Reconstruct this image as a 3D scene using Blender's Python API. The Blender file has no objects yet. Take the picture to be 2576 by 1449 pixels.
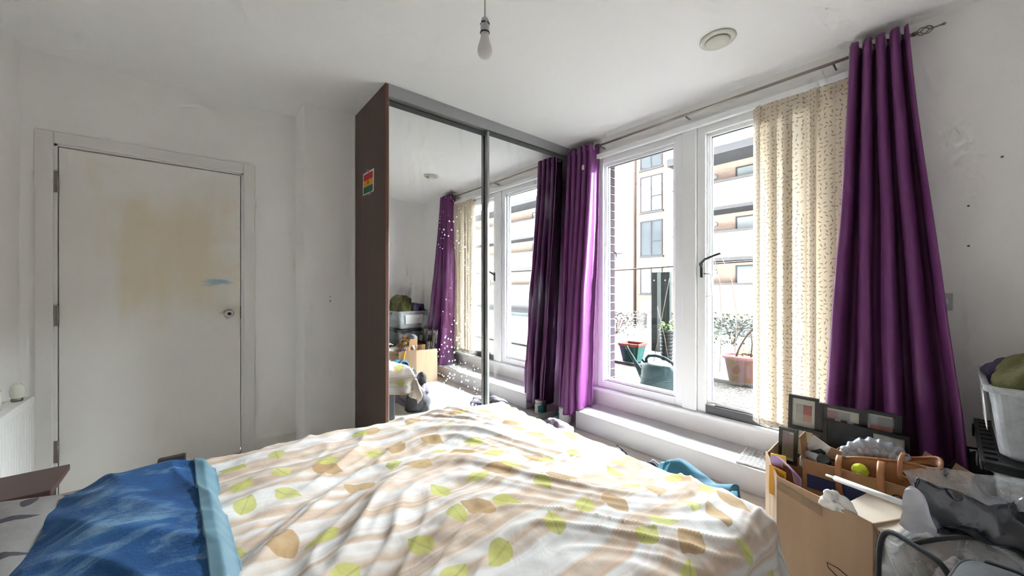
import bpy, bmesh, math, random
from mathutils import Vector, Matrix, noise

S = bpy.context.scene
COL = S.collection
PI = math.pi
R = math.radians

# ------------------------------------------------------------------ camera, sky, exposure
CAM_H = 1.19
F_PX = 933.0
cam_d = bpy.data.cameras.new('camera')
cam = bpy.data.objects.new('camera', cam_d)
COL.objects.link(cam)
cam.location = (0, 0, CAM_H)
cam.rotation_euler = (R(90), 0, R(49.9 - 90))
cam_d.sensor_width = 36
cam_d.lens = F_PX / 2576 * 36
cam_d.shift_y = -3.3 / 2576
cam_d.clip_start = 0.02
cam_d.clip_end = 300
S.camera = cam

w = bpy.data.worlds.new('overcast_sky')
S.world = w
w.use_nodes = True
bg = w.node_tree.nodes['Background']
bg.inputs['Color'].default_value = (0.885, 0.95, 1.0, 1)
bg.inputs['Strength'].default_value = 62.0

pl = bpy.data.lights.new('window_portal', 'AREA')     # a portal gives off no light itself
pl.shape = 'RECTANGLE'
pl.size, pl.size_y = 2.05, 1.70
pl.cycles.is_portal = True
po = bpy.data.objects.new('window_portal', pl)
po.location = (2.90, 1.22, 1.31)
po.rotation_euler = (0, R(90), 0)
COL.objects.link(po)

S.view_settings.view_transform = 'Standard'
S.view_settings.look = 'None'
S.view_settings.exposure = 1.25
S.view_settings.gamma = 1
S.view_settings.use_curve_mapping = False
S.cycles.use_denoising = True
S.cycles.use_adaptive_sampling = True
S.cycles.adaptive_threshold = 0.15
S.cycles.adaptive_min_samples = 16
S.cycles.max_bounces = 10
S.cycles.diffuse_bounces = 7
S.cycles.glossy_bounces = 4
S.cycles.transparent_max_bounces = 12
S.cycles.transmission_bounces = 4
S.cycles.caustics_reflective = False
S.cycles.caustics_refractive = False
S.cycles.sample_clamp_indirect = 0

# ------------------------------------------------------------------ helpers
class MB:
    """collects geometry in world coordinates; build() links it as one mesh object"""
    def __init__(self):
        self.v, self.f, self.uv = [], [], None

    def add(self, vs, fs):
        o = len(self.v)
        self.v += [tuple(p) for p in vs]
        self.f += [tuple(i + o for i in q) for q in fs]
        return self

    def box(self, x0, x1, y0, y1, z0, z1, m=None):
        vs = [(x, y, z) for z in (z0, z1) for y in (y0, y1) for x in (x0, x1)]
        if m is not None:
            vs = [m @ Vector(p) for p in vs]
        return self.add(vs, [(0, 2, 3, 1), (4, 5, 7, 6), (0, 1, 5, 4), (2, 6, 7, 3), (0, 4, 6, 2), (1, 3, 7, 5)])

    def prism(self, poly, d, frm=None):
        """poly = list of 3D points of one face, d = thickness vector"""
        n = len(poly)
        d = Vector(d)
        a = [Vector(p) for p in poly]
        b = [p + d for p in a]
        fs = [tuple(range(n)), tuple(range(2 * n - 1, n - 1, -1))]
        for i in range(n):
            j = (i + 1) % n
            fs.append((i, i + n, j + n, j))
        return self.add(a + b, fs)

    def tube(self, pts, r, n=10, closed=False, cap=True):
        pts = [Vector(p) for p in pts]
        rs = r if isinstance(r, (list, tuple)) else [r] * len(pts)
        m = len(pts)
        rings = []
        prev = None
        for i, p in enumerate(pts):
            if closed:
                t = pts[(i + 1) % m] - pts[i - 1]
            else:
                t = pts[min(i + 1, m - 1)] - pts[max(i - 1, 0)]
            t.normalize()
            if prev is None:
                a = Vector((0, 0, 1)) if abs(t.z) < .9 else Vector((1, 0, 0))
                nx = t.cross(a).normalized()
            else:
                nx = (prev - t * prev.dot(t)).normalized()
            prev = nx
            ny = t.cross(nx)
            rings.append([p + (nx * math.cos(2 * PI * k / n) + ny * math.sin(2 * PI * k / n)) * rs[i] for k in range(n)])
        vs = [q for ring in rings for q in ring]
        fs = []
        rng = range(m) if closed else range(m - 1)
        for i in rng:
            i2 = (i + 1) % m
            for k in range(n):
                k2 = (k + 1) % n
                fs.append((i * n + k, i * n + k2, i2 * n + k2, i2 * n + k))
        if cap and not closed:
            fs.append(tuple(range(n - 1, -1, -1)))
            fs.append(tuple((m - 1) * n + k for k in range(n)))
        return self.add(vs, fs)

    def lathe(self, prof, c, n=32, m=None):
        """prof = [(r, z)], about the z axis through c (or matrix m)"""
        vs, fs = [], []
        for (r, z) in prof:
            for k in range(n):
                p = Vector((r * math.cos(2 * PI * k / n), r * math.sin(2 * PI * k / n), z))
                vs.append((m @ p) if m is not None else p + Vector(c))
        for i in range(len(prof) - 1):
            for k in range(n):
                k2 = (k + 1) % n
                fs.append((i * n + k, i * n + k2, (i + 1) * n + k2, (i + 1) * n + k))
        if prof[0][0] > 1e-5:
            fs.append(tuple(range(n - 1, -1, -1)))
        if prof[-1][0] > 1e-5:
            fs.append(tuple((len(prof) - 1) * n + k for k in range(n)))
        return self.add(vs, fs)

    def grid(self, fn, na, nb, uvfn=None):
        """fn(a, b) for a, b in 0..1"""
        o = len(self.v)
        vs = [fn(i / na, j / nb) for j in range(nb + 1) for i in range(na + 1)]
        fs = []
        for j in range(nb):
            for i in range(na):
                q = j * (na + 1) + i
                fs.append((q, q + 1, q + na + 2, q + na + 1))
        self.add(vs, fs)
        if uvfn:
            if self.uv is None:
                self.uv = {}
            for j in range(nb + 1):
                for i in range(na + 1):
                    self.uv[o + j * (na + 1) + i] = uvfn(i / na, j / nb)
        return self

    def build(self, name, mat, parent=None, smooth=False, bevel=0, solid=0, sub=0, bevel_seg=2, solid_off=0):
        if not self.v:
            return None
        xs = [p[0] for p in self.v]; ys = [p[1] for p in self.v]; zs = [p[2] for p in self.v]
        base = Vector(((min(xs) + max(xs)) / 2, (min(ys) + max(ys)) / 2, min(zs)))
        me = bpy.data.meshes.new(name)
        me.from_pydata([(Vector(p) - base)[:] for p in self.v], [], self.f)
        if self.uv:
            uvl = me.uv_layers.new(name='cloth')
            for lp in me.loops:
                uvl.data[lp.index].uv = self.uv.get(lp.vertex_index, (0, 0))
        bmm = bmesh.new(); bmm.from_mesh(me)
        bmesh.ops.recalc_face_normals(bmm, faces=bmm.faces)
        bmm.to_mesh(me); bmm.free()
        if smooth:
            for p in me.polygons:
                p.use_smooth = True
        me.materials.append(mat)
        o = bpy.data.objects.new(name, me)
        COL.objects.link(o)
        put(o, base, parent)
        if solid:
            md = o.modifiers.new('thickness', 'SOLIDIFY'); md.thickness = solid; md.offset = solid_off
        if bevel:
            md = o.modifiers.new('edge', 'BEVEL'); md.width = bevel; md.segments = bevel_seg
            md.limit_method = 'ANGLE'; md.angle_limit = R(40)
        if sub:
            md = o.modifiers.new('sub', 'SUBSURF'); md.levels = sub; md.render_levels = sub
        return o


def wloc(o):
    l = Vector(o.location)
    p = o.parent
    while p:
        l += Vector(p.location); p = p.parent
    return l


def put(o, world, parent=None):
    if parent:
        o.parent = parent
        o.location = Vector(world) - wloc(parent)
    else:
        o.location = world


def tag(o, label=None, cat=None, group=None, kind=None):
    if label: o['label'] = label
    if cat: o['category'] = cat
    if group: o['group'] = group
    if kind: o['kind'] = kind
    return o


def empty(name, loc, label=None, cat=None, group=None, kind=None):
    e = bpy.data.objects.new(name, None)
    e.empty_display_size = .05
    COL.objects.link(e)
    e.location = loc
    return tag(e, label, cat, group, kind)


def share(src, name, offset, parent=None):
    """a copy of one mesh object moved by a world offset, sharing its mesh"""
    o = src.copy()
    o.name = name
    COL.objects.link(o)
    wl = wloc(src)
    o.parent = None
    put(o, wl + Vector(offset), parent)
    return o


def nz(x, y, z=0.0):
    return noise.noise(Vector((x, y, z)))


def sm(a, b, x):
    t = max(0., min(1., (x - a) / (b - a)))
    return t * t * (3 - 2 * t)


def lerp(a, b, t):
    return a + (b - a) * t


# ------------------------------------------------------------------ materials
class NT:
    def __init__(self, name):
        self.m = bpy.data.materials.new(name)
        self.m.use_nodes = True
        self.t = self.m.node_tree
        self.b = self.t.nodes['Principled BSDF']
        self.out = self.t.nodes['Material Output']

    def n(self, typ, **kw):
        nd = self.t.nodes.new(typ)
        for k, v in kw.items():
            setattr(nd, k, v)
        return nd

    def l(self, a, b):
        self.t.links.new(a, b)

    def val(self, x):
        nd = self.n('ShaderNodeValue'); nd.outputs[0].default_value = x
        return nd.outputs[0]

    def math(self, op, a, b=None, c=None, clamp=False):
        nd = self.n('ShaderNodeMath', operation=op, use_clamp=clamp)
        for i, x in enumerate((a, b, c)):
            if x is None: continue
            if isinstance(x, (int, float)): nd.inputs[i].default_value = x
            else: self.l(x, nd.inputs[i])
        return nd.outputs[0]

    def mix(self, f, a, b):
        nd = self.n('ShaderNodeMix', data_type='RGBA')
        for i, x in ((0, f), (6, a), (7, b)):
            if isinstance(x, (int, float)): nd.inputs[i].default_value = x
            elif isinstance(x, tuple): nd.inputs[i].default_value = (*x, 1) if len(x) == 3 else x
            else: self.l(x, nd.inputs[i])
        return nd.outputs[2]

    def pos(self):
        return self.n('ShaderNodeNewGeometry').outputs['Position']

    def sep(self, v):
        nd = self.n('ShaderNodeSeparateXYZ'); self.l(v, nd.inputs[0])
        return nd.outputs

    def comb(self, x, y, z=0.0):
        nd = self.n('ShaderNodeCombineXYZ')
        for i, q in enumerate((x, y, z)):
            if isinstance(q, (int, float)): nd.inputs[i].default_value = q
            else: self.l(q, nd.inputs[i])
        return nd.outputs[0]

    def obj(self):
        return self.n('ShaderNodeTexCoord').outputs['Object']

    def scale(self, v, s):
        nd = self.n('ShaderNodeVectorMath', operation='MULTIPLY')
        self.l(v, nd.inputs[0]); nd.inputs[1].default_value = s
        return nd.outputs[0]

    def addv(self, v, s):
        nd = self.n('ShaderNodeVectorMath', operation='ADD')
        self.l(v, nd.inputs[0])
        if isinstance(s, tuple): nd.inputs[1].default_value = s
        else: self.l(s, nd.inputs[1])
        return nd.outputs[0]

    def noise(self, v, scale=5., detail=3., rough=.5, dist=0.):
        nd = self.n('ShaderNodeTexNoise')
        if v is not None: self.l(v, nd.inputs['Vector'])
        nd.inputs['Scale'].default_value = scale
        nd.inputs['Detail'].default_value = detail
        nd.inputs['Roughness'].default_value = rough
        nd.inputs['Distortion'].default_value = dist
        return nd.outputs['Fac']

    def ramp(self, f, stops):
        nd = self.n('ShaderNodeValToRGB')
        self.l(f, nd.inputs[0])
        cr = nd.color_ramp
        while len(cr.elements) > 1:
            cr.elements.remove(cr.elements[-1])
        cr.elements[0].position = stops[0][0]
        c = stops[0][1]; cr.elements[0].color = (*c, 1) if len(c) == 3 else c
        for p, c in stops[1:]:
            e = cr.elements.new(p); e.color = (*c, 1) if len(c) == 3 else c
        return nd.outputs[0]

    def step(self, x, a, b):
        nd = self.n('ShaderNodeMapRange', interpolation_type='SMOOTHSTEP')
        self.l(x, nd.inputs[0])
        nd.inputs[1].default_value = a; nd.inputs[2].default_value = b
        nd.inputs[3].default_value = 0; nd.inputs[4].default_value = 1
        return nd.outputs[0]

    def bump(self, h, strength=.2, dist=.01):
        nd = self.n('ShaderNodeBump')
        nd.inputs['Strength'].default_value = strength
        nd.inputs['Distance'].default_value = dist
        self.l(h, nd.inputs['Height'])
        self.l(nd.outputs[0], self.b.inputs['Normal'])

    def col(self, c):
        if isinstance(c, tuple): self.b.inputs['Base Color'].default_value = (*c, 1)
        else: self.l(c, self.b.inputs['Base Color'])

    def set(self, rough=None, metal=None, spec=None, sheen=None, coat=None):
        if rough is not None: self.b.inputs['Roughness'].default_value = rough
        if metal is not None: self.b.inputs['Metallic'].default_value = metal
        if spec is not None: self.b.inputs['Specular IOR Level'].default_value = spec
        if sheen is not None:
            self.b.inputs['Sheen Weight'].default_value = sheen
            self.b.inputs['Sheen Roughness'].default_value = .4
        if coat is not None: self.b.inputs['Coat Weight'].default_value = coat
        return self


def plain(name, c, rough=.5, metal=0., spec=.5, var=.08, scale=12., bump=0., bscale=60., sheen=None, aniso=None):
    t = NT(name)
    v = t.obj()
    if aniso: v = t.scale(v, aniso)
    f = t.noise(v, scale, 2)
    a = tuple(max(0, x * (1 - var)) for x in c); b = tuple(min(1, x * (1 + var)) for x in c)
    t.col(t.mix(f, a, b))
    t.set(rough, metal, spec, sheen)
    if bump:
        t.bump(t.noise(v, bscale, 1), bump, .004)
    return t.m


def wall_paint(name, c, dirt=(.55, .47, .36), amt=.25):
    t = NT(name)
    p = t.pos()
    f = t.noise(p, 1.7, 3, .6)
    d = t.math('MULTIPLY', t.step(f, .60, .80), amt)
    t.col(t.mix(d, c, dirt))
    t.set(.8, 0, .12)
    return t.m


M = {}
M['wall'] = wall_paint('off_white_wall_paint', (.905, .895, .878))
M['ceiling'] = wall_paint('white_ceiling_paint', (.925, .925, .925), amt=.05)
M['trimpaint'] = plain('white_gloss_paint', (.80, .785, .76), .4, var=.03, scale=6)
M['upvc'] = plain('white_upvc', (.86, .87, .88), .3, var=.02)
M['gasket'] = plain('dark_grey_gasket_and_shade', (.10, .105, .115), .6)
M['chrome'] = plain('brushed_steel', (.55, .54, .52), .28, 1., var=.05)
M['brass_dark'] = plain('aged_steel_hinge', (.30, .28, .25), .4, 1., var=.2, scale=40)
M['black_metal'] = plain('black_metal', (.02, .02, .022), .4)
M['alu'] = plain('grey_aluminium', (.40, .41, .41), .42, .65, var=.03)
M['alu_dark'] = plain('dark_aluminium', (.12, .13, .125), .45, .5, var=.03)


def m_door():
    t = NT('door_paint_with_stains')
    p = t.pos(); x, y, z = t.sep(p)
    n1 = t.noise(p, 3.2, 5, .6, .4)
    nv = t.noise(t.scale(p, (9, 9, 1.2)), 1.0, 3)
    # old yellow stain where something was stuck on the door
    ex = t.math('SUBTRACT', 1, t.math('ABSOLUTE', t.math('DIVIDE', t.math('ADD', x, .10), .36)))
    ez = t.math('SUBTRACT', 1, t.math('ABSOLUTE', t.math('DIVIDE', t.math('SUBTRACT', z, 1.40), .50)))
    e = t.math('MINIMUM', ex, ez)
    e = t.math('ADD', e, t.math('MULTIPLY', t.math('SUBTRACT', n1, .5), 1.5))
    e = t.math('ADD', e, t.math('MULTIPLY', t.math('SUBTRACT', nv, .5), 1.1))
    s = t.math('MULTIPLY', t.step(e, -.05, .85), .85)
    base = t.mix(t.noise(p, 2.0, 3), (.82, .80, .76), (.87, .855, .82))
    c = t.mix(s, base, (.78, .68, .50))
    # blue smear
    bx = t.math('DIVIDE', t.math('SUBTRACT', x, .10), .11)
    bz = t.math('DIVIDE', t.math('SUBTRACT', t.math('SUBTRACT', z, 1.215), t.math('MULTIPLY', x, .10)), .030)
    d = t.math('SQRT', t.math('ADD', t.math('MULTIPLY', bx, bx), t.math('MULTIPLY', bz, bz)))
    d = t.math('ADD', d, t.math('MULTIPLY', t.math('SUBTRACT', t.noise(t.scale(p, (12, 12, 40)), 1., 4, .7), .5), 2.2))
    bm_ = t.math('MULTIPLY', t.math('SUBTRACT', 1, t.step(d, .15, 1.05)), .8)
    c = t.mix(bm_, c, (.22, .42, .56))
    # small dark scuffs
    sc = t.noise(t.scale(p, (30, 30, 3)), 1.0, 5, .7)
    sc = t.math('MULTIPLY', t.step(sc, .74, .80), .35)
    c = t.mix(sc, c, (.35, .27, .20))
    t.col(c); t.set(.42, 0, .4)
    return t.m
M['door'] = m_door()


def m_carpet():
    t = NT('beige_carpet_floor')
    p = t.pos()
    f = t.noise(p, 260, 1, .7)
    g = t.noise(p, 3, 1)
    t.col(t.mix(f, t.mix(g, (.54, .50, .45), (.62, .58, .53)), (.74, .70, .66)))
    t.set(.95, 0, .1)
    return t.m
M['carpet'] = m_carpet()


def m_wenge():
    t = NT('dark_brown_wood_panel')
    p = t.pos()
    f = t.noise(t.scale(p, (60, 60, 1.2)), 1., 5, .6)
    g = t.noise(t.scale(p, (9, 9, .3)), 1., 2)
    c = t.mix(f, (.045, .024, .017), (.115, .068, .050))
    c = t.mix(t.math('MULTIPLY', g, .5), c, (.10, .066, .055))
    t.col(c); t.set(.45, 0, .35); t.bump(f, .05, .002)
    return t.m
M['wenge'] = m_wenge()
M['brownwood'] = plain('dark_reddish_brown_wood', (.075, .040, .036), .38, var=.15, scale=6, aniso=(2, 20, 20))
M['edge_brown'] = plain('reddish_edge_band', (.13, .052, .032), .5)


def m_mirror():
    t = NT('mirror_with_paint_flecks')
    p = t.pos()
    vn = t.n('ShaderNodeTexVoronoi', feature='F1')
    t.l(p, vn.inputs['Vector']); vn.inputs['Scale'].default_value = 34
    d = vn.outputs['Distance']
    big = t.noise(p, 3.1, 3, .6)
    x, y, z = t.sep(p)
    near = t.math('MULTIPLY', t.step(x, 1.20, 1.42), t.math('SUBTRACT', 1, t.step(x, 1.66, 1.72)))
    low = t.math('SUBTRACT', 1, t.step(z, 1.6, 2.1))
    thr = t.math('MULTIPLY', t.step(big, .36, .56), t.math('MULTIPLY', near, low))
    thr = t.math('MULTIPLY', thr, .30)
    fl = t.step(t.math('SUBTRACT', thr, d), -.02, .05)
    sm_ = t.math('MULTIPLY', t.step(t.noise(t.scale(p, (5, 5, 1.4)), 1.6, 5, .65), .50, .82), .16)
    fac = t.math('MAXIMUM', t.math('MULTIPLY', fl, .75), sm_)
    t.col((.90, .915, .91)); t.set(.015, 1.0)
    df = t.n('ShaderNodeBsdfDiffuse'); df.inputs['Color'].default_value = (.62, .64, .68, 1)
    mx = t.n('ShaderNodeMixShader')
    t.l(fac, mx.inputs[0]); t.l(t.b.outputs[0], mx.inputs[1]); t.l(df.outputs[0], mx.inputs[2])
    t.l(mx.outputs[0], t.out.inputs['Surface'])
    return t.m
M['mirror'] = m_mirror()


def m_glass(name, dirt=.003, tint=(.97, .985, .98)):
    t = NT(name)
    tr = t.n('ShaderNodeBsdfTransparent'); tr.inputs[0].default_value = (*tint, 1)
    gl = t.n('ShaderNodeBsdfGlossy'); gl.inputs['Roughness'].default_value = .02
    lw = t.n('ShaderNodeLayerWeight'); lw.inputs['Blend'].default_value = .5
    fr = t.math('ADD', .04, t.math('MULTIPLY', t.math('POWER', lw.outputs['Facing'], 5), .9))
    mx = t.n('ShaderNodeMixShader')
    t.l(fr, mx.inputs[0]); t.l(tr.outputs[0], mx.inputs[1]); t.l(gl.outputs[0], mx.inputs[2])
    t.l(mx.outputs[0], t.out.inputs['Surface'])
    return t.m
M['glass'] = m_glass('window_glass')


def m_sheer_plastic(name, c, opac, rough=.25, bump=0.):
    t = NT(name)
    p = t.obj()
    t.col(c); t.set(rough, 0, .6)
    if bump: t.bump(t.noise(p, 26, 5, .65, .6), bump, .03)
    tr = t.n('ShaderNodeBsdfTransparent'); tr.inputs[0].default_value = (.96, .97, .98, 1)
    mx = t.n('ShaderNodeMixShader')
    f = t.math('ADD', opac, t.math('MULTIPLY', t.math('SUBTRACT', t.noise(p, 16, 4, .6), .5), .5), clamp=True)
    t.l(f, mx.inputs[0]); t.l(tr.outputs[0], mx.inputs[1]); t.l(t.b.outputs[0], mx.inputs[2])
    t.l(mx.outputs[0], t.out.inputs['Surface'])
    return t.m
M['bin'] = m_sheer_plastic('frosted_storage_plastic', (.78, .80, .82), .42, .3)
M['vinyl'] = m_sheer_plastic('clear_vinyl', (.82, .83, .82), .26, .08, .5)
M['film'] = m_sheer_plastic('thin_clear_film', (.85, .86, .88), .34, .07, .9)


def m_curtain():
    t = NT('purple_satin')
    uv = t.n('ShaderNodeUVMap').outputs[0]
    f = t.noise(t.scale(uv, (240, 12, 1)), 1., 3, .6)
    t.col(t.mix(f, (.115, .022, .112), (.170, .045, .165)))
    t.set(.36, 0, .75)
    t.b.inputs['Specular Tint'].default_value = (.95, .62, .95, 1)
    t.bump(f, .10, .002)
    return t.m
M['curtain'] = m_curtain()


def leaf_layer(t, uv, scale, off, L, Wd, thr):
    """scattered printed leaves: returns (mask, vein mask, random value)"""
    v = t.addv(t.scale(uv, (scale, scale, 1)), off)
    vn = t.n('ShaderNodeTexVoronoi', voronoi_dimensions='2D', feature='F1')
    t.l(v, vn.inputs['Vector']); vn.inputs['Scale'].default_value = 1; vn.inputs['Randomness'].default_value = .45
    sb = t.n('ShaderNodeVectorMath', operation='SUBTRACT')
    t.l(v, sb.inputs[0]); t.l(vn.outputs['Position'], sb.inputs[1])
    r, g, b = t.sep(vn.outputs['Color'])
    rot = t.n('ShaderNodeVectorRotate', rotation_type='Z_AXIS')
    t.l(sb.outputs[0], rot.inputs['Vector']); t.l(t.math('MULTIPLY', r, 6.283), rot.inputs['Angle'])
    x, y, _ = t.sep(rot.outputs[0])
    x = t.math('DIVIDE', x, L); y = t.math('DIVIDE', y, Wd)
    prof = t.math('MULTIPLY', t.math('SUBTRACT', 1, t.math('MULTIPLY', x, x)), t.math('SUBTRACT', 1, t.math('MULTIPLY', x, .45)))
    inside = t.math('SUBTRACT', prof, t.math('ABSOLUTE', y))
    wob = t.math('MULTIPLY', t.math('SUBTRACT', t.noise(uv, 45, 2), .5), .35)
    m = t.step(t.math('ADD', inside, wob), .0, .12)
    lim = t.math('LESS_THAN', t.math('ABSOLUTE', x), 1.05)
    m = t.math('MULTIPLY', t.math('MULTIPLY', m, lim), t.math('GREATER_THAN', g, thr))
    vein = t.math('MULTIPLY', t.math('LESS_THAN', t.math('ABSOLUTE', y), .09), m)
    return m, vein, b


def m_duvet():
    t = NT('leaf_print_duvet_cotton')
    uv = t.n('ShaderNodeUVMap').outputs[0]
    warp = t.noise(uv, 3.0, 2)
    a, b, _ = t.sep(uv)
    bb = t.math('ADD', b, t.math('MULTIPLY', t.math('SUBTRACT', warp, .5), .10))
    band = t.noise(t.comb(t.math('MULTIPLY', a, .35), t.math('MULTIPLY', bb, 9.0)), 1., 2, .5)
    c = t.ramp(band, [(.30, (.72, .69, .66)), (.44, (.76, .745, .73)), (.50, (.60, .45, .33)), (.56, (.68, .56, .46)), (.62, (.76, .735, .71)), (.72, (.66, .55, .49))])
    line = t.noise(t.comb(t.math('MULTIPLY', a, .8), t.math('MULTIPLY', bb, 42.0)), 1., 2, .5)
    c = t.mix(t.math('MULTIPLY', t.step(line, .57, .68), .40), c, (.74, .50, .42))
    c = t.mix(t.math('MULTIPLY', t.step(line, .44, .30), .55), c, (.86, .85, .84))
    m1, v1, r1 = leaf_layer(t, uv, 5.2, (3.3, 7.1, 0), .30, .19, .32)
    br = t.mix(r1, (.46, .29, .13), (.60, .42, .20))
    br = t.mix(t.math('MULTIPLY', t.noise(uv, 60, 1), .4), br, (.36, .21, .09))
    c = t.mix(t.math('MULTIPLY', m1, .88), c, br)
    m2, v2, r2 = leaf_layer(t, uv, 6.6, (.7, 1.9, 0), .29, .185, .26)
    gr = t.mix(r2, (.52, .52, .10), (.70, .68, .20))
    gr = t.mix(t.math('MULTIPLY', v2, .6), gr, (.36, .38, .10))
    gr = t.mix(t.math('MULTIPLY', t.noise(uv, 50, 1), .35), gr, (.42, .44, .14))
    c = t.mix(t.math('MULTIPLY', m2, .85), c, gr)
    t.col(c); t.set(.8, 0, .2, .15)
    t.bump(t.noise(uv, 20, 2, .5, .8), .16, .012)
    return t.m
M['duvet'] = m_duvet()


def m_blanket():
    t = NT('blue_velour_blanket')
    uv = t.n('ShaderNodeUVMap').outputs[0]
    n1 = t.noise(t.scale(uv, (3.2, 5.0, 1)), 1.2, 4, .55, 1.4)
    ridge = t.math('ABSOLUTE', t.math('SUBTRACT', n1, .5))
    st = t.math('SUBTRACT', 1, t.step(ridge, .0, .075))
    n2 = t.noise(uv, 5.0, 4, .6)
    n3 = t.noise(uv, 240, 2, .7)
    c = t.ramp(n2, [(.30, (.010, .040, .125)), (.55, (.018, .085, .25)), (.75, (.05, .17, .37))])
    c = t.mix(t.math('MULTIPLY', st, t.math('MULTIPLY', t.step(n2, .42, .66), .60)), c, (.32, .50, .62))
    c = t.mix(t.math('MULTIPLY', n3, .35), c, t.mix(.5, c, (.10, .22, .42)))
    t.col(c); t.set(.85, 0, .15, .12)
    t.b.inputs['Sheen Tint'].default_value = (.5, .7, .95, 1)
    t.bump(t.noise(uv, 130, 3, .7), .45, .006)
    return t.m
M['blanket'] = m_blanket()
M['hem'] = plain('pale_blue_satin_hem', (.13, .245, .31), .5, var=.16, scale=14, bump=.25, bscale=34)


def m_pillow():
    t = NT('grey_pillowcase_with_leaf_print')
    uv = t.n('ShaderNodeUVMap').outputs[0]
    base = t.mix(t.noise(uv, 24, 4), (.205, .195, .19), (.27, .255, .25))
    m, v, r = leaf_layer(t, uv, 6.0, (1.2, .4, 0), .42, .085, .25)
    t.col(t.mix(t.math('MULTIPLY', m, .85), base, (.045, .038, .052)))
    t.set(.85, 0, .15); t.bump(t.noise(uv, 30, 4), .2, .008)
    return t.m
M['pillow'] = m_pillow()


def m_blind():
    t = NT('cream_blind_fabric_with_brown_dashes')
    uv = t.n('ShaderNodeUVMap').outputs[0]
    m, v, r = leaf_layer(t, uv, 38, (.3, .1, 0), .46, .12, .06)
    base = t.mix(t.noise(uv, 30, 3), (.60, .52, .41), (.68, .60, .48))
    c = t.mix(t.math('MULTIPLY', m, .8), base, (.24, .17, .11))
    df = t.n('ShaderNodeBsdfDiffuse'); t.l(c, df.inputs[0])
    tl = t.n('ShaderNodeBsdfTranslucent'); t.l(c, tl.inputs[0])
    mx = t.n('ShaderNodeMixShader'); mx.inputs[0].default_value = .13
    t.l(df.outputs[0], mx.inputs[1]); t.l(tl.outputs[0], mx.inputs[2])
    t.l(mx.outputs[0], t.out.inputs['Surface'])
    return t.m
M['blind'] = m_blind()


def m_brick(name, c1, c2, mortar, sc=1.0):
    t = NT(name)
    p = t.pos(); x, y, z = t.sep(p)
    br = t.n('ShaderNodeTexBrick')
    t.l(t.comb(t.math('ADD', y, x), z), br.inputs['Vector'])
    br.inputs['Color1'].default_value = (*c1, 1); br.inputs['Color2'].default_value = (*c2, 1)
    br.inputs['Mortar'].default_value = (*mortar, 1)
    br.inputs['Scale'].default_value = sc
    br.inputs['Mortar Size'].default_value = .010
    br.inputs['Brick Width'].default_value = .225; br.inputs['Row Height'].default_value = .075
    f = t.noise(p, .7, 4)
    t.col(t.mix(t.math('MULTIPLY', f, .45), br.outputs[0], c2))
    t.set(.9, 0, .1)
    return t.m
M['brick'] = m_brick('orange_buff_brick', (.066, .042, .030), (.090, .062, .047), (.092, .076, .065))
M['brick_dark'] = m_brick('purple_brown_brick', (.046, .034, .036), (.064, .047, .046), (.070, .064, .062))
M['pierbrick'] = plain('dark_blue_brown_brick', (.020, .0165, .0185), .85, var=.45, scale=9, bump=.3)
M['mortar'] = plain('pale_mortar', (.13, .12, .11), .95, var=.1)
M['coping'] = plain('dark_grey_coping', (.024, .023, .024), .7)
M['winframe'] = plain('anthracite_window_frame', (.014, .014, .016), .5)
M['farglass'] = plain('far_window_pane', (.026, .030, .032), .12, 0., .25, var=.5, scale=1.1)
M['blindpane'] = plain('window_pane_with_white_blind', (.075, .080, .078), .3, var=.08)
M['paving'] = plain('pale_paving', (.045, .042, .042), .9, var=.12, scale=3)
def matt(*keys):
    for k in keys:
        b_ = M[k].node_tree.nodes['Principled BSDF']
        b_.inputs['Specular IOR Level'].default_value = .06
        b_.inputs['Roughness'].default_value = max(.6, b_.inputs['Roughness'].default_value)

def m_gravel():
    t = NT('loose_beige_gravel')
    p = t.pos()
    vn = t.n('ShaderNodeTexVoronoi'); t.l(p, vn.inputs['Vector']); vn.inputs['Scale'].default_value = 55
    r, g, b = t.sep(vn.outputs['Color'])
    t.col(t.mix(r, (.026, .023, .020), (.064, .058, .051))); t.set(.95, 0, .04)
    t.bump(vn.outputs['Distance'], .8, .02)
    return t.m
M['gravel'] = m_gravel()
M['green_plastic'] = plain('dark_green_plastic', (.005, .0115, .0125), .5, var=.15)
M['green_planter'] = plain('faded_green_plastic', (.008, .028, .024), .5, var=.2)
M['red_rim'] = plain('faded_red_plastic', (.16, .024, .018), .5, var=.2)
M['maroon'] = plain('maroon_plastic_pot', (.024, .0055, .0065), .5, var=.2)
M['pink_rim'] = plain('faded_maroon_rim', (.062, .016, .018), .5)
M['soil'] = plain('dark_soil', (.035, .026, .02), .95, var=.4, scale=40, bump=.6)
M['leaf'] = plain('bright_green_leaf', (.055, .125, .016), .5, var=.35, scale=30)
M['leaf_y'] = plain('yellow_green_leaf', (.10, .11, .022), .5, var=.3, scale=30)
M['leaf_dull'] = plain('dull_green_leaf', (.026, .034, .019), .6, var=.4, scale=30)
M['stem'] = plain('brown_stem', (.028, .015, .010), .7, var=.3)
M['grey_stem'] = plain('pale_dry_stem', (.075, .063, .053), .8)
M['post_green'] = plain('dark_green_grey_board', (.012, .0145, .0135), .7, var=.15)
M['post_edge'] = plain('pale_green_metal_edge', (.085, .095, .092), .6)
M['blackpot'] = plain('black_ribbed_plastic', (.006, .006, .006), .6, var=.3)
M['greypot'] = plain('grey_ribbed_plastic', (.035, .037, .039), .6, var=.2)
M['cable'] = plain('brown_cable', (.017, .011, .0085), .6)

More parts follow.
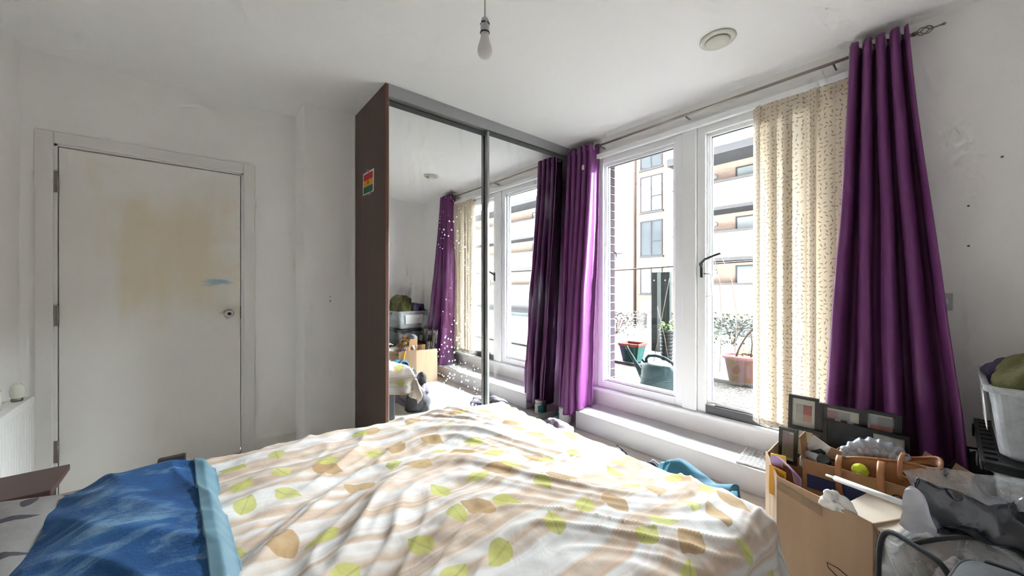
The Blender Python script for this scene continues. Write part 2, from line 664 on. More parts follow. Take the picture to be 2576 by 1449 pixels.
matt('pierbrick', 'mortar', 'coping', 'winframe', 'blindpane', 'paving', 'green_plastic', 'green_planter', 'red_rim', 'maroon', 'pink_rim', 'soil', 'leaf', 'leaf_y', 'leaf_dull', 'stem', 'grey_stem', 'post_green', 'post_edge', 'blackpot', 'greypot', 'cable')
M['card'] = plain('brown_cardboard', (.40, .265, .165), .85, var=.10, scale=5, aniso=(6, 6, .8), bump=.08, bscale=90)
M['card_in'] = plain('inner_cardboard', (.33, .20, .115), .9, var=.10, scale=6)
M['card_dark'] = plain('carton_cardboard', (.34, .185, .085), .8, var=.12, scale=6)
M['ink'] = plain('black_ink', (.015, .015, .018), .7)
M['navy_print'] = plain('navy_printed_label', (.012, .022, .085), .5)
M['leather'] = plain('tan_leather', (.36, .15, .055), .45, var=.18, scale=16, bump=.15)
M['leather_dark'] = plain('dark_bag_lining', (.03, .016, .010), .8)
M['gold'] = plain('brass_buckle', (.60, .33, .12), .3, 1.)
M['black_plastic'] = plain('black_plastic', (.018, .018, .019), .4)
M['black_frame'] = plain('black_picture_frame', (.012, .012, .013), .35)
M['photo_mat'] = plain('pale_photo_mount', (.50, .49, .44), .35)
M['white_paper'] = plain('white_paper', (.74, .72, .70), .8, var=.06)
M['cream_paper'] = plain('cream_card_cover', (.66, .56, .45), .7, var=.06)
M['lilac'] = plain('lilac_cloth', (.48, .34, .60), .85, var=.1)
M['amber'] = plain('amber_yellow_plastic', (.78, .36, .02), .4, var=.1)
M['yellow'] = plain('yellow_plastic', (.80, .55, .04), .4, var=.1)
M['lime'] = plain('lime_green_ball_felt', (.52, .60, .02), .8, var=.1)
M['silver'] = plain('silver_grey_plastic', (.42, .42, .43), .35, .2)
M['grey_wrap'] = plain('grey_plastic_wrap', (.36, .38, .42), .22, var=.35, scale=26, bump=.6, bscale=60)
M['white_plastic'] = plain('white_plastic', (.76, .76, .74), .35, var=.03)
M['beige_plastic'] = plain('aged_white_plastic', (.66, .66, .58), .4, var=.04)
M['black_cloth'] = plain('black_cloth', (.014, .014, .017), .8, var=.4, scale=20, sheen=.1)
M['shiny_black'] = plain('glossy_black_bag_film', (.020, .021, .032), .16, spec=.8, var=.3, scale=14, bump=.7, bscale=34)
M['white_bag'] = plain('white_carrier_film', (.62, .62, .68), .4, var=.1)
M['charcoal'] = plain('charcoal_grey_canvas', (.055, .056, .060), .8, var=.15, scale=80)
M['brown_cloth'] = plain('brown_folded_cloth', (.16, .125, .11), .9, var=.25, scale=14, bump=.3)
M['teal'] = plain('teal_blue_denim', (.025, .13, .20), .8, var=.35, scale=22, bump=.2)
M['sky'] = plain('light_blue_lining', (.13, .42, .62), .8, var=.15)
M['mauve'] = plain('mauve_grey_jersey', (.20, .165, .21), .95, var=.15, scale=14, bump=.2)
M['dark_grey'] = plain('dark_grey_cloth', (.045, .045, .05), .9, var=.2)
M['bedbase'] = plain('grey_bed_base_fabric', (.14, .14, .145), .9, var=.15, scale=40)
M['mattress'] = plain('white_mattress_ticking', (.70, .69, .67), .85, var=.05)
M['teal_label'] = plain('teal_jar_label', (.05, .30, .30), .5)
M['mat_white'] = plain('white_rubber_lattice', (.74, .74, .73), .5)


def m_knit(name, c):
    t = NT(name)
    p = t.obj()
    wv = t.n('ShaderNodeTexWave', wave_type='BANDS', bands_direction='DIAGONAL')
    t.l(p, wv.inputs[0]); wv.inputs['Scale'].default_value = 110; wv.inputs['Distortion'].default_value = 5
    t.col(t.mix(wv.outputs[1], tuple(x * .75 for x in c), tuple(x * 1.2 for x in c)))
    t.set(.95, 0, .1, .2); t.bump(wv.outputs[1], .6, .006)
    return t.m
M['olive'] = m_knit('olive_green_knit', (.135, .13, .045))
M['navy_knit'] = m_knit('dark_indigo_knit', (.028, .016, .075))

# ------------------------------------------------------------------ room shell
UL, UW, VR, VD, ZC = -.75, 2.73, -.63, 3.268, 2.50     # left, window, near and door wall; ceiling
WT = .15
WV0, WV1, WZ0, WZ1 = .40, 2.05, .30, 2.33              # window opening


def struct(name, mb, mat, parent=None, **kw):
    o = mb.build(name, mat, parent, **kw)
    if parent is None: o['kind'] = 'structure'
    return o

struct('floor', MB().box(UL - .1, UW + .1, VR - .1, VD + .1, -.08, 0), M['carpet'])
struct('ceiling', MB().box(UL - .1, UW + .1, VR - .1, VD + .1, ZC, ZC + .1), M['ceiling'])
struct('wall_left', MB().box(UL - .1, UL, VR - .1, VD + .1, 0, ZC), M['wall'])
struct('wall_near', MB().box(UL, UW, VR - .1, VR, 0, ZC), M['wall'])
DU0, DU1, DZ = -.612, .222, 1.985
dw = MB()
dw.box(UL, DU0 - .035, VD, VD + .1, 0, ZC)
dw.box(DU1 + .035, .567, VD, VD + .1, 0, ZC)
dw.box(DU0 - .035, DU1 + .035, VD, VD + .1, DZ + .03, ZC)
struct('wall_door', dw, M['wall'])
VP = 2.955
struct('wall_pillar', MB().box(.567, UW, VP, VD + .1, 0, ZC), M['wall'])
ww = MB()
ww.box(UW, UW + WT, VR - .1, WV0, 0, ZC)
ww.box(UW, UW + WT, WV1, VD + .1, 0, ZC)
ww.box(UW, UW + WT, WV0, WV1, 0, WZ0)
ww.box(UW, UW + WT, WV0, WV1, WZ1, ZC)
struct('wall_window', ww, M['wall'])
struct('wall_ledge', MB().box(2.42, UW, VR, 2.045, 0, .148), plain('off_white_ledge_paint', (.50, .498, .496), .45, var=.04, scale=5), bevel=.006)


def skirting(name, pts):
    mb = MB()
    for (a, b, nrm) in pts:
        a = Vector((*a, 0)); b = Vector((*b, 0)); n_ = Vector((*nrm, 0))
        prof = [(0, 0), (.016, 0), (.016, .075), (.010, .088), (.004, .098), (0, .10)]
        poly = [a + n_ * d + Vector((0, 0, z)) for d, z in prof]
        mb.prism(poly, b - a)
    return struct(name, mb, M['trimpaint'])
skirting('baseboard_door', [((.304, VD), (.567, VD), (0, -1)), ((UL, VD), (-.70, VD), (0, -1))])
skirting('baseboard_pillar', [((.567, VP), (.911, VP), (0, -1))])
skirting('baseboard_left', [((UL, VR), (UL, VD), (1, 0))])
skirting('baseboard_near', [((UL, VR), (2.42, VR), (0, 1))])

# door
d = empty('door_1', (lerp(DU0, DU1, .5), VD, 0), kind='structure')
d['label'] = 'flush white interior door with a yellow stain and a blue smear'
MB().box(DU0, DU1, VD + .002, VD + .042, .008, DZ - .003).build('door_leaf', M['door'], d, bevel=.002)
# door lining (darker gap shows between lining and leaf)
lin = MB()
lin.box(DU0 - .035, DU0 - .004, VD - .004, VD + .10, 0, DZ + .03)
lin.box(DU1 + .004, DU1 + .035, VD - .004, VD + .10, 0, DZ + .03)
lin.box(DU0 - .035, DU1 + .035, VD - .004, VD + .10, DZ + .002, DZ + .03)
lin.build('door_lining', M['trimpaint'], d)


def architrave(x0, x1, z0, z1):
    a = MB()
    a.box(x0, x1, VD - .016, VD, z0, z1)
    return a
AW = .068
arch = empty('door_surround', (lerp(DU0, DU1, .5), VD - .01, 0))
arch.parent = d; arch.location = (0, -.01, 0)
for (x0, x1, z0, z1) in ((DU0 - .085, DU0 - .085 + AW, 0, DZ + .082), (DU1 + .017, DU1 + .085, 0, DZ + .082), (DU0 - .017, DU1 + .017, DZ + .014, DZ + .082)):
    architrave(x0, x1, z0, z1).build('architrave', M['trimpaint'], arch, bevel=.006)
for (z0, z1) in ((1.723, 1.842), (.967, 1.084), (.196, .318)):
    h = MB().box(DU0 - .016, DU0 - .002, VD - .012, VD - .002, z0, z1).build('hinge', M['brass_dark'], d, bevel=.001)
    MB().tube([(DU0 - .003, VD - .010, z0), (DU0 - .003, VD - .010, z1)], .006, 10).build('hinge_pin', M['brass_dark'], h, smooth=True)
kx, kz = .157, 1.004
mk = Matrix.Translation((kx, VD, kz)) @ Matrix.Rotation(R(90), 4, 'X')
kn = MB().lathe([(.027, 0), (.027, .005), (.014, .009), (.011, .022), (.016, .030), (.024, .038), (.026, .048), (.022, .057), (.011, .060), (.011, .056), (0, .056)], None, 28, mk).build('door_knob', M['chrome'], d, smooth=True)
MB().lathe([(.009, .055), (.009, .058), (0, .058)], None, 16, mk).build('key_hole', M['black_metal'], kn, smooth=True)
MB().box(DU1 + .0005, DU1 + .0035, VD - .002, VD + .02, .96, 1.05).build('strike_plate', M['black_metal'], d)

# windows
def win(name, v0, v1, dark):
    e = empty(name, (UW + .06, (v0 + v1) / 2, WZ0), kind='structure')
    z0, z1 = WZ0 + .001, WZ1
    u0, u1 = UW - .004, UW + .072
    fw = .058

    def bar(nm, a0, a1, b0, b1, ua, ub, mat):
        return MB().box(ua, ub, a0, a1, b0, b1).build(nm, mat, e, bevel=.005)
    bar('frame_stile', v0, v0 + fw, z0, z1, u0, u1, M['upvc']); bar('frame_stile', v1 - fw, v1, z0, z1, u0, u1, M['upvc'])
    bar('frame_rail', v0 + fw, v1 - fw, z1 - fw, z1, u0, u1, M['upvc']); bar('frame_rail', v0 + fw, v1 - fw, z0, z0 + fw, u0, u1, M['gasket'] if dark else M['upvc'])  # dark bottom rail paints in the shade of the window 2 rebate
    a0, a1, b0, b1 = v0 + fw, v1 - fw, z0 + fw, z1 - fw
    s = .026
    for (p0, p1, q0, q1) in ((a0, a0 + s, b0, b1), (a1 - s, a1, b0, b1), (a0 + s, a1 - s, b1 - s, b1), (a0 + s, a1 - s, b0, b0 + s)):
        bar('glazing_bead', p0, p1, q0, q1, u0 + .022, u1 - .004, M['upvc'])
    g = .004
    for (p0, p1, q0, q1) in ((a0 + s, a0 + s + g, b0 + s, b1 - s), (a1 - s - g, a1 - s, b0 + s, b1 - s), (a0 + s, a1 - s, b1 - s - g, b1 - s), (a0 + s, a1 - s, b0 + s, b0 + s + g)):
        MB().box(UW + .034, UW + .05, p0, p1, q0, q1).build('gasket', M['gasket'], e)
    MB().box(UW + .040, UW + .046, a0 + s - .004, a1 - s + .004, b0 + s - .004, b1 - s + .004).build('pane', M['glass'], e)
    return e
w1 = win('window_1', 1.282, WV1 - .004, False)
w2 = win('window_2', WV0 + .002, 1.178, True)
struct('trim_1', MB().box(UW - .022, UW + .08, 1.179, 1.281, WZ0, WZ1), M['upvc'], bevel=.006)        # post between the windows
struct('trim_2', MB().box(2.688, UW + .10, .34, 2.10, .274, .300), M['upvc'], bevel=.005)             # sill board
# handle on window 2
hz = 1.33
hb = MB().box(UW - .016, UW - .002, 1.132, 1.154, hz - .075, hz + .03).build('window_handle', M['black_metal'], w2, bevel=.004)
MB().tube([(UW - .014, 1.143, hz), (UW - .045, 1.140, hz + .02), (UW - .058, 1.10, hz + .05), (UW - .056, 1.035, hz + .075), (UW - .05, 1.005, hz + .085)], [.009, .009, .008, .007, .008], 10).build('lever', M['black_metal'], hb, smooth=True)
MB().tube([(UW - .012, 1.125, hz - .05), (UW - .02, 1.085, hz - .05), (UW - .02, 1.075, hz - .07), (UW - .02, 1.075, hz - .20), (UW - .015, 1.115, hz - .21)], .004, 8).build('stay', M['chrome'], hb, smooth=True)
MB().box(UW - .012, UW + .01, 1.06, 1.115, WZ0 + .060, WZ0 + .072).build('peg', M['brass_dark'], w2, bevel=.003)

# ------------------------------------------------------------------ exterior brick pier beside the window
struct('wall_shade_block', MB().box(-9, UW + WT, -60, 64, ZC + .4, 48.0), M['brick_dark'])  # unseen block added above the room to shade the courtyard
struct('ceiling_shade_slab', MB().box(UW + WT, 4.60, -4, 7, 3.02, 3.25), M['coping'])     # unseen overhang added to shade the terrace
pier = MB().box(UW + WT, UW + WT + .004, 2.0, 5.5, -2.3, 9.0)
pr = struct('wall_outside', pier, M['brick_dark'])
rv = MB().box(UW + .074, UW + WT - .001, 1.985, 2.049, WZ0, WZ1).build('reveal_mortar', M['mortar'], pr)
proto = None
nb = int((WZ1 - WZ0) / .075)
for k in range(nb):
    z = WZ0 + k * .075
    if proto is None:
        proto = MB().box(UW + .076, UW + WT + .006, 1.975, 2.047, z + .005, z + .070).build('brick', M['pierbrick'], pr, bevel=.002, bevel_seg=1)
        z00 = z
    else:
        share(proto, 'brick', (0, 0, z - z00), pr)

# ------------------------------------------------------------------ wardrobe with mirror doors
WU0, WV = .911, 2.34
wd = empty('wardrobe', (1.8, 2.65, 0), 'floor-to-ceiling wardrobe with two mirrored sliding doors and a dark brown side', 'wardrobe')
MB().box(WU0, WU0 + .018, WV, VP - .002, .003, ZC - .004).build('side_panel', M['wenge'], wd)
MB().box(WU0 - .0005, WU0 + .0185, WV - .003, WV, .003, ZC - .004).build('edge_band', M['edge_brown'], wd)
MB().box(WU0 - .006, WU0, VP - .012, VP - .002, .003, ZC - .004).build('filler_strip', M['trimpaint'], wd)
MB().box(WU0 - .004, WU0 + .018, WV, VP - .014, ZC - .004, ZC - .001).build('scribe_strip', M['trimpaint'], wd)
MB().box(WU0 + .019, UW - .004, WV - .002, WV + .085, 2.418, ZC - .002).build('top_track', M['alu'], wd)
MB().box(WU0 + .019, UW - .004, WV + .01, WV + .085, .0, .03).build('bottom_track', M['alu'], wd)
MB().box(WU0 + .019, UW - .004, VP - .020, VP - .004, .003, ZC - .004).build('back_panel', M['wenge'], wd)


def mdoor(u0, u1, va):
    dr = MB().box(u0 + .018, u1 - .018, va, va + .006, .055, 2.385).build('mirror_door', M['mirror'], wd)
    for (a, b) in ((u0, u0 + .020), (u1 - .020, u1)):
        MB().box(a, b, va - .008, va + .022, .032, 2.412).build('door_stile', M['alu'], dr, bevel=.003)
    MB().box(u0 + .020, u1 - .020, va - .003, va + .020, 2.380, 2.412).build('door_rail', M['alu_dark'], dr)
    MB().box(u0 + .020, u1 - .020, va - .003, va + .020, .032, .060).build('door_rail', M['alu'], dr)
    MB().box(u0 + .018, u1 - .018, va + .007, va + .018, .055, 2.385).build('door_back', M['alu_dark'], dr)
    return dr
mdoor(WU0 + .020, 1.752, WV + .046)
mdoor(1.722, UW - .006, WV + .012)

# flag sheet taped to the wardrobe side
fl = empty('flag_sheet', (WU0 - .002, 2.655, 1.85), 'paper sheet with red, gold and green bands taped to the brown wardrobe side', 'picture')
mf = Matrix.Translation((WU0 - .0015, 2.655, 1.925)) @ Matrix.Rotation(R(2), 4, 'X')
hw, hh = .108, .078
MB().box(-.0006, .0006, -hw, hw, -hh, hh, mf).build('paper', M['white_paper'], fl)
cols = (('red', (.42, .010, .025)), ('gold', (.72, .32, .03)), ('green', (.006, .12, .06)))
for i, (nm, c) in enumerate(cols):
    zt = hh - .012 - i * .0455
    MB().box(-.0013, -.0006, -hw + .016, hw - .016, zt - .0455, zt, mf).build(nm + '_band', plain(nm + '_print', c, .7, var=.05), fl)
st = []
for k in range(10):
    r_ = .018 if k % 2 == 0 else .008
    st.append(mf @ Vector((-.0014, r_ * math.sin(2 * PI * k / 10), .002 + r_ * math.cos(2 * PI * k / 10))))
MB().prism(st, (-.0005, 0, 0)).build('emblem', plain('dark_emblem_print', (.10, .05, .01), .7), fl)
for (y_, z_, a_) in ((.01, hh + .006, 12), (-.045, -hh - .006, -8)):
    mt = mf @ Matrix.Translation((0, y_, z_)) @ Matrix.Rotation(R(a_), 4, 'X')
    MB().box(-.0016, -.0002, -.03, .03, -.009, .009, mt).build('tape', m_sheer_plastic('clear_tape', (.6, .58, .55), .5), fl)

# ------------------------------------------------------------------ ceiling fittings
pb = empty('pendant_light', (.888, 1.226, 2.12), 'bare opal bulb hanging from the ceiling on a white flex', 'light')
bx, by, bz = .888, 1.226, 2.119
MB().tube([(bx, by, bz + .16), (bx, by, ZC - .02)], .0032, 8).build('flex', M['beige_plastic'], pb, smooth=True)
MB().lathe([(.001, ZC - .001), (.042, ZC - .001), (.042, ZC - .012), (.030, ZC - .024), (.008, ZC - .03), (.003, ZC - .03)], (bx, by, 0), 28).build('ceiling_rose', M['white_plastic'], pb, smooth=True)
hd = MB().lathe([(.004, .166), (.010, .164), (.014, .158), (.016, .150), (.0165, .143), (.0165, .138), (.0175, .136), (.0175, .114), (.0185, .112), (.0185, .104), (.016, .102)], (bx, by, bz), 28).build('lamp_holder', plain('grey_white_bakelite', (.42, .42, .43), .4), pb, smooth=True)
for a in range(4):
    an = a * PI / 2 + .55
    p = [(bx + .0172 * math.cos(an + q * .12), by + .0172 * math.sin(an + q * .12), bz + .1405) for q in range(-4, 5)]
    MB().tube(p, .0028, 6).build('slot', M['black_plastic'], hd)
MB().tube([(bx + .0178 * math.cos(k * PI / 14), by + .0178 * math.sin(k * PI / 14), bz + .104) for k in range(28)], .0022, 6, closed=True).build('holder_ring', M['black_plastic'], hd, smooth=True)
MB().lathe([(0, 0), (.010, .001), (.020, .006), (.0275, .016), (.0300, .030), (.0285, .045), (.023, .062), (.0185, .078), (.017, .085), (.0165, .102)], (bx, by, bz), 32).build('bulb', plain('opal_bulb_glass', (.66, .64, .62), .3, var=.02), pb, smooth=True)

vt = empty('ceiling_vent', (2.095, .80, 2.46), 'round white ceiling vent above the window', 'vent')
vc = (2.095, .80, 0)
MB().lathe([(.060, ZC - .001), (.083, ZC - .001), (.086, ZC - .006), (.080, ZC - .013), (.066, ZC - .015), (.060, ZC - .010)], vc, 40).build('vent_ring', M['beige_plastic'], vt, smooth=True)
MB().lathe([(.056, ZC - .012), (.058, ZC - .016), (.054, ZC - .022), (.03, ZC - .026), (0, ZC - .027)], vc, 40).build('vent_disc', M['beige_plastic'], vt, smooth=True)
MB().lathe([(.058, ZC - .002), (.062, ZC - .002), (.062, ZC - .0035), (.058, ZC - .0035)], vc, 40).build('vent_gap', M['gasket'], vt)

# ------------------------------------------------------------------ curtain pole and curtains
PU, PZ = 2.645, 2.412
cp = empty('curtain_pole', (PU, 1.2, PZ), 'thin brushed steel curtain pole with twisted cage finials over the window', 'curtain pole')
MB().tube([(PU, .125, PZ), (PU, 2.275, PZ)], .0085, 14).build('rod', plain('bronze_steel_pole', (.34, .30, .26), .35, .8), cp, smooth=True)
for s, ve in ((-1, .125), (1, 2.272)):
    fn_ = .42 if s > 0 else 1.0
    fi = MB().tube([(PU, ve, PZ), (PU, ve + s * .012 * fn_, PZ)], .010, 12).build('finial', M['brass_dark'], cp, smooth=True)
    for k in range(4):
        pts = []
        for q in range(13):
            t_ = q / 12
            rr = .017 * math.sin(PI * t_) ** .8 + .002
            an = k * PI / 2 + t_ * 2.4
            pts.append((PU + rr * math.cos(an), ve + s * (.012 + .055 * t_) * fn_, PZ + rr * math.sin(an)))
        MB().tube(pts, .0024, 6).build('cage_wire', M['brass_dark'], fi, smooth=True)
    if s < 0:
        MB().tube([(PU, ve - .066, PZ), (PU, ve - .095, PZ)], [.003, .004], 8).build('finial_tip', M['brass_dark'], fi, smooth=True)
        MB().lathe([(0, -.007), (.0055, -.004), (.0075, 0), (.0055, .004), (0, .007)], (PU, ve - .10, PZ), 14).build('finial_ball', M['brass_dark'], fi, smooth=True)
for v_ in (.42, 1.23, 1.97):
    MB().tube([(PU, v_, PZ), (PU + .03, v_, PZ - .006), (UW - .001, v_, PZ - .006)], .005, 8).build('bracket', M['brass_dark'], cp, smooth=True)


def curtain(name, label, tv0, tv1, bv0, bv1, uct, ucb, At, Ab, nf, zt, zbot, seed, widen):
    """pleated curtain: path across v with folds in u, fanning out towards the hem"""
    rnd = random.Random(seed)
    ph = [rnd.uniform(-.5, .5) for _ in range(40)]

    def fn(a, b):
        h = 1 - b                                     # 0 hem .. 1 top ; b = 0 top
        h = b
        k = sm(0, 1, h) * .35 + h * .65
        kk = k ** widen
        v = lerp(lerp(tv0, tv1, a), lerp(bv0, bv1, a), kk)
        A = lerp(At, Ab, kk)
        wob = .55 * nz(a * 5.3 + seed, h * 1.2, 3.3) * min(1, h * 2)
        th = 2 * PI * nf * a + wob
        am = .62 + .38 * nz(a * 7.7 + seed * 1.7, h * .7, 8.1) * 2
        am = lerp(1, max(.35, am), min(1, h * 1.5))
        c = math.cos(th)
        c = math.copysign(abs(c) ** 1.15, c)
        u = lerp(uct, ucb, kk) + A * am * c + .012 * nz(a * 9, h * 6, seed) * h
        v += .35 * (tv1 - tv0) / nf * math.sin(2 * th) * (.5 + .3 * h) + .012 * nz(a * 6, h * 4, seed + 9) * h
        zb = zbot(u, v)
        top = zt + .012 * (1 if True else 0) * math.cos(th * 1.0 + 1.2) + .006 * nz(a * 20, 0, seed)
        z = lerp(top, zb, b)
        # soft creases half-way down
        u += .006 * nz(a * 14 + seed, z * 7, 1.1) * sm(.15, .5, h)
        u = min(u, UW - .022)
        return (u, v, z)
    e = empty(name, (uct, (bv0 + bv1) / 2, zbot(ucb, (bv0 + bv1) / 2)), label, 'curtain', 'purple curtains on the steel pole')
    L = 2.2
    c = MB().grid(fn, 150, 90, lambda a, b: (a * 1.1, b * L)).build('curtain_fabric', M['curtain'], e, smooth=True, solid=.004)
    # eyelets
    for i in range(int(nf * 2)):
        a = (i + .5) / (nf * 2)
        p = Vector(fn(a, .025)); q = Vector(fn(min(1, a + .006), .025))
        t_ = (q - p).normalized()
        nrm = Vector((t_.y, -t_.x, 0)).normalized()
        m = Matrix.Translation((PU, p.y, PZ)) @ nrm.to_track_quat('Z', 'Y').to_matrix().to_4x4()
        MB().lathe([(.017, -.004), (.025, -.004), (.027, 0), (.025, .004), (.017, .004), (.016, 0), (.017, -.004)], None, 24, m).build('eyelet', M['chrome'], e, smooth=True)
    return e, fn

zl = lambda u, v: lerp(.155, .085, sm(2.03, 2.10, v))
cl, fl_ = curtain('curtain', 'purple eyelet curtain hanging between the mirrored wardrobe and the window', 2.005, 2.285, 1.995, 2.265, PU, 2.50, .050, .150, 4.5, 2.447, zl, 3, 1.15)
zr = lambda u, v: .152 if u > 2.40 else .152
cr, fr_ = curtain('curtain', 'purple eyelet curtain bunched at the right beside patterned blind', .355, .135, .46, -.06, PU, 2.535, .056, .130, 4.5, 2.452, zr, 11, 1.0)
tp = Vector(fl_(.13, .10))
MB().box(tp.x - .070, tp.x - .066, tp.y - .012, tp.y + .012, tp.z - .02, tp.z + .02).build('care_tag', M['white_paper'], cl)

# ------------------------------------------------------------------ vertical blind
vb = empty('vertical_blind', (2.70, .62, .30), 'cream vertical blind with brown dash pattern drawn to the right side', 'blind')
MB().box(2.676, 2.712, .36, 2.06, 2.318, 2.356).build('headrail', M['upvc'], vb, bevel=.003)
slats = [(.795, 62), (.735, 28), (.665, 12), (.600, -8), (.530, 52), (.470, 14), (.405, 20)]
for i, (vc_, ang) in enumerate(slats):
    ca, sa = math.cos(R(ang)), math.sin(R(ang))

    def sf(a, b, vc_=vc_, ca=ca, sa=sa, i=i):
        x = (a - .5) * .115
        bow = .008 * math.cos(PI * (a - .5)) + .004 * nz(i, b * 3)
        z = lerp(2.318, .335, b)
        return (2.690 + x * sa * .55 - bow * ca - .006, vc_ + x * ca + bow * sa * .4, z)
    sl = MB().grid(sf, 8, 30, lambda a, b, i=i: (a * .115 + i * .37, b * 2)).build('slat', M['blind'], vb, smooth=True)
    p0 = Vector(sf(.03, 1)); p1 = Vector(sf(.97, 1))
    dv = (p1 - p0); nn = Vector((-dv.y, dv.x, 0)).normalized() * .003
    MB().prism([p0 - nn, p1 - nn, p1 + nn, p0 + nn], (0, 0, .034)).build('bottom_weight', plain('grey_weight', (.46, .45, .42), .5), sl)
    if i:
        pa, pb_ = Vector(prevp), p0
        pts = [pa.lerp(pb_, q / 6) + Vector((-.004, 0, .004 - .016 * math.sin(PI * q / 6))) for q in range(7)]
        MB().tube(pts, .0022, 6).build('chain', M['white_plastic'], sl, smooth=True)
    prevp = p1

# ------------------------------------------------------------------ radiator
rd = empty('radiator', (-.70, 2.5, .12), 'white ribbed panel radiator on the left wall', 'radiator')
RV0, RV1, RZ0, RZ1 = 1.75, 3.06, .13, .625
RU = -.655


def ridge_panel():
    m = MB()
    n_ = int((RV1 - RV0) / .0333)
    pts = []
    for i in range(n_):
        v0 = RV0 + .008 + i * .0333
        pts += [(RU - .012, v0), (RU, v0 + .006), (RU, v0 + .020), (RU - .012, v0 + .026)]
    prof = [(p[0], p[1]) for p in pts]
    poly = [(u, v, RZ0 + .02) for u, v in prof] + [(RU - .022, prof[-1][1], RZ0 + .02), (RU - .022, prof[0][1], RZ0 + .02)]
    m.prism(poly, (0, 0, RZ1 - RZ0 - .06))
    return m
ridge_panel().build('front_panel', M['white_plastic'], rd)
MB().box(RU - .075, RU + .002, RV0, RV1, RZ1 - .040, RZ1).build('top_grille', M['white_plastic'], rd, bevel=.006)
MB().box(RU - .075, RU + .001, RV1 - .004, RV1 + .002, RZ0, RZ1 - .005).build('side_cover', M['white_plastic'], rd, bevel=.002)
MB().box(RU - .075, RU + .001, RV0 - .002, RV0 + .004, RZ0, RZ1 - .005).build('side_cover', M['white_plastic'], rd, bevel=.002)
MB().box(RU - .075, RU - .05, RV0 + .004, RV1 - .004, RZ0, RZ1 - .04).build('back_panel', M['white_plastic'], rd)
for v_ in (2.0, 2.8):
    MB().box(UL + .001, RU - .075, v_ - .02, v_ + .02, RZ0 + .05, RZ1 - .08).build('bracket', M['white_plastic'], rd)
tv = MB().lathe([(.010, RZ1 - .001), (.016, RZ1), (.018, RZ1 + .02), (.022, RZ1 + .026), (.024, RZ1 + .05), (.021, RZ1 + .075), (.012, RZ1 + .088), (0, RZ1 + .09)], (RU - .035, 2.975, 0), 24).build('valve_head', M['beige_plastic'], rd, smooth=True)
MB().lathe([(.019, RZ1 + .0005), (.0195, RZ1 + .012), (.017, RZ1 + .016)], (RU - .035, 2.975, 0), 20).build('valve_collar', M['brass_dark'], tv, smooth=True)
MB().tube([(RU - .045, 2.80, RZ1 - .01), (RU - .045, 2.80, RZ1 + .085)], .008, 10).build('pipe', M['beige_plastic'], rd, smooth=True)

# ------------------------------------------------------------------ bed
bd = empty('bed', (.33, 1.1, 0), 'double divan bed with a grey base under the leaf-print duvet', 'bed')
BU0, BU1, BV0, BV1 = -.68, 1.27, .45, 1.74
MB().box(BU0, BU1, BV0, BV1, .06, .30).build('base', M['bedbase'], bd, bevel=.02)
MB().box(BU0 + .005, BU1 - .005, BV0 + .005, BV1 - .005, .302, .50).build('mattress', M['mattress'], bd, bevel=.05, bevel_seg=4, smooth=True)
for (x, y) in ((BU0 + .12, BV0 + .12), (BU1 - .12, BV0 + .12), (BU0 + .12, BV1 - .12), (BU1 - .12, BV1 - .12)):
    MB().lathe([(.022, 0), (.026, .02), (.026, .0605)], (x, y, 0), 16).build('foot', M['black_plastic'], bd, smooth=True)


def fold(d, Rr, flare=.10):
    """distance past the edge -> (horizontal, drop)"""
    if d <= 0: return 0., 0.
    q = Rr * PI / 2
    if d < q: return Rr * math.sin(d / Rr), Rr * (1 - math.cos(d / Rr))
    return Rr + flare * (d - q), Rr + (d - q)


def ridge(x):
    return (1 - min(1, abs(x) * 2.2)) ** 2


def wr(u, v):
    """creases of the duvet in metres"""
    th = R(44) - R(38) * sm(.5, 1.25, u) + R(10) * nz(u * 1.3, v * 1.3, 4)
    a = -u * math.sin(th) + v * math.cos(th)
    b = u * math.cos(th) + v * math.sin(th)
    w1_ = .25 * nz(u * 3, v * 3, 7)
    z = (.026 - .010 * sm(.6, 1.1, u)) * nz(a * 7.5 + w1_, b * 1.6, 1.3)
    z += (.024 - .010 * sm(.6, 1.1, u)) * ridge(nz(a * 6.0 + w1_ * 2, b * 1.5, 9.7)) * (.4 + .6 * sm(-.2, .3, nz(u * 2.5, v * 2.5, 2)))
    z += .009 * ridge(nz(a * 12 + w1_ * 3, b * 3.2, 5.1))
    z += .004 * nz(u * 22, v * 22, 3)
    return z

DU_A, DU_B, DV_A, DV_B, DR = -.34, 1.315, .47, 1.66, .115
OS, ON, OF = .36, .34, .30


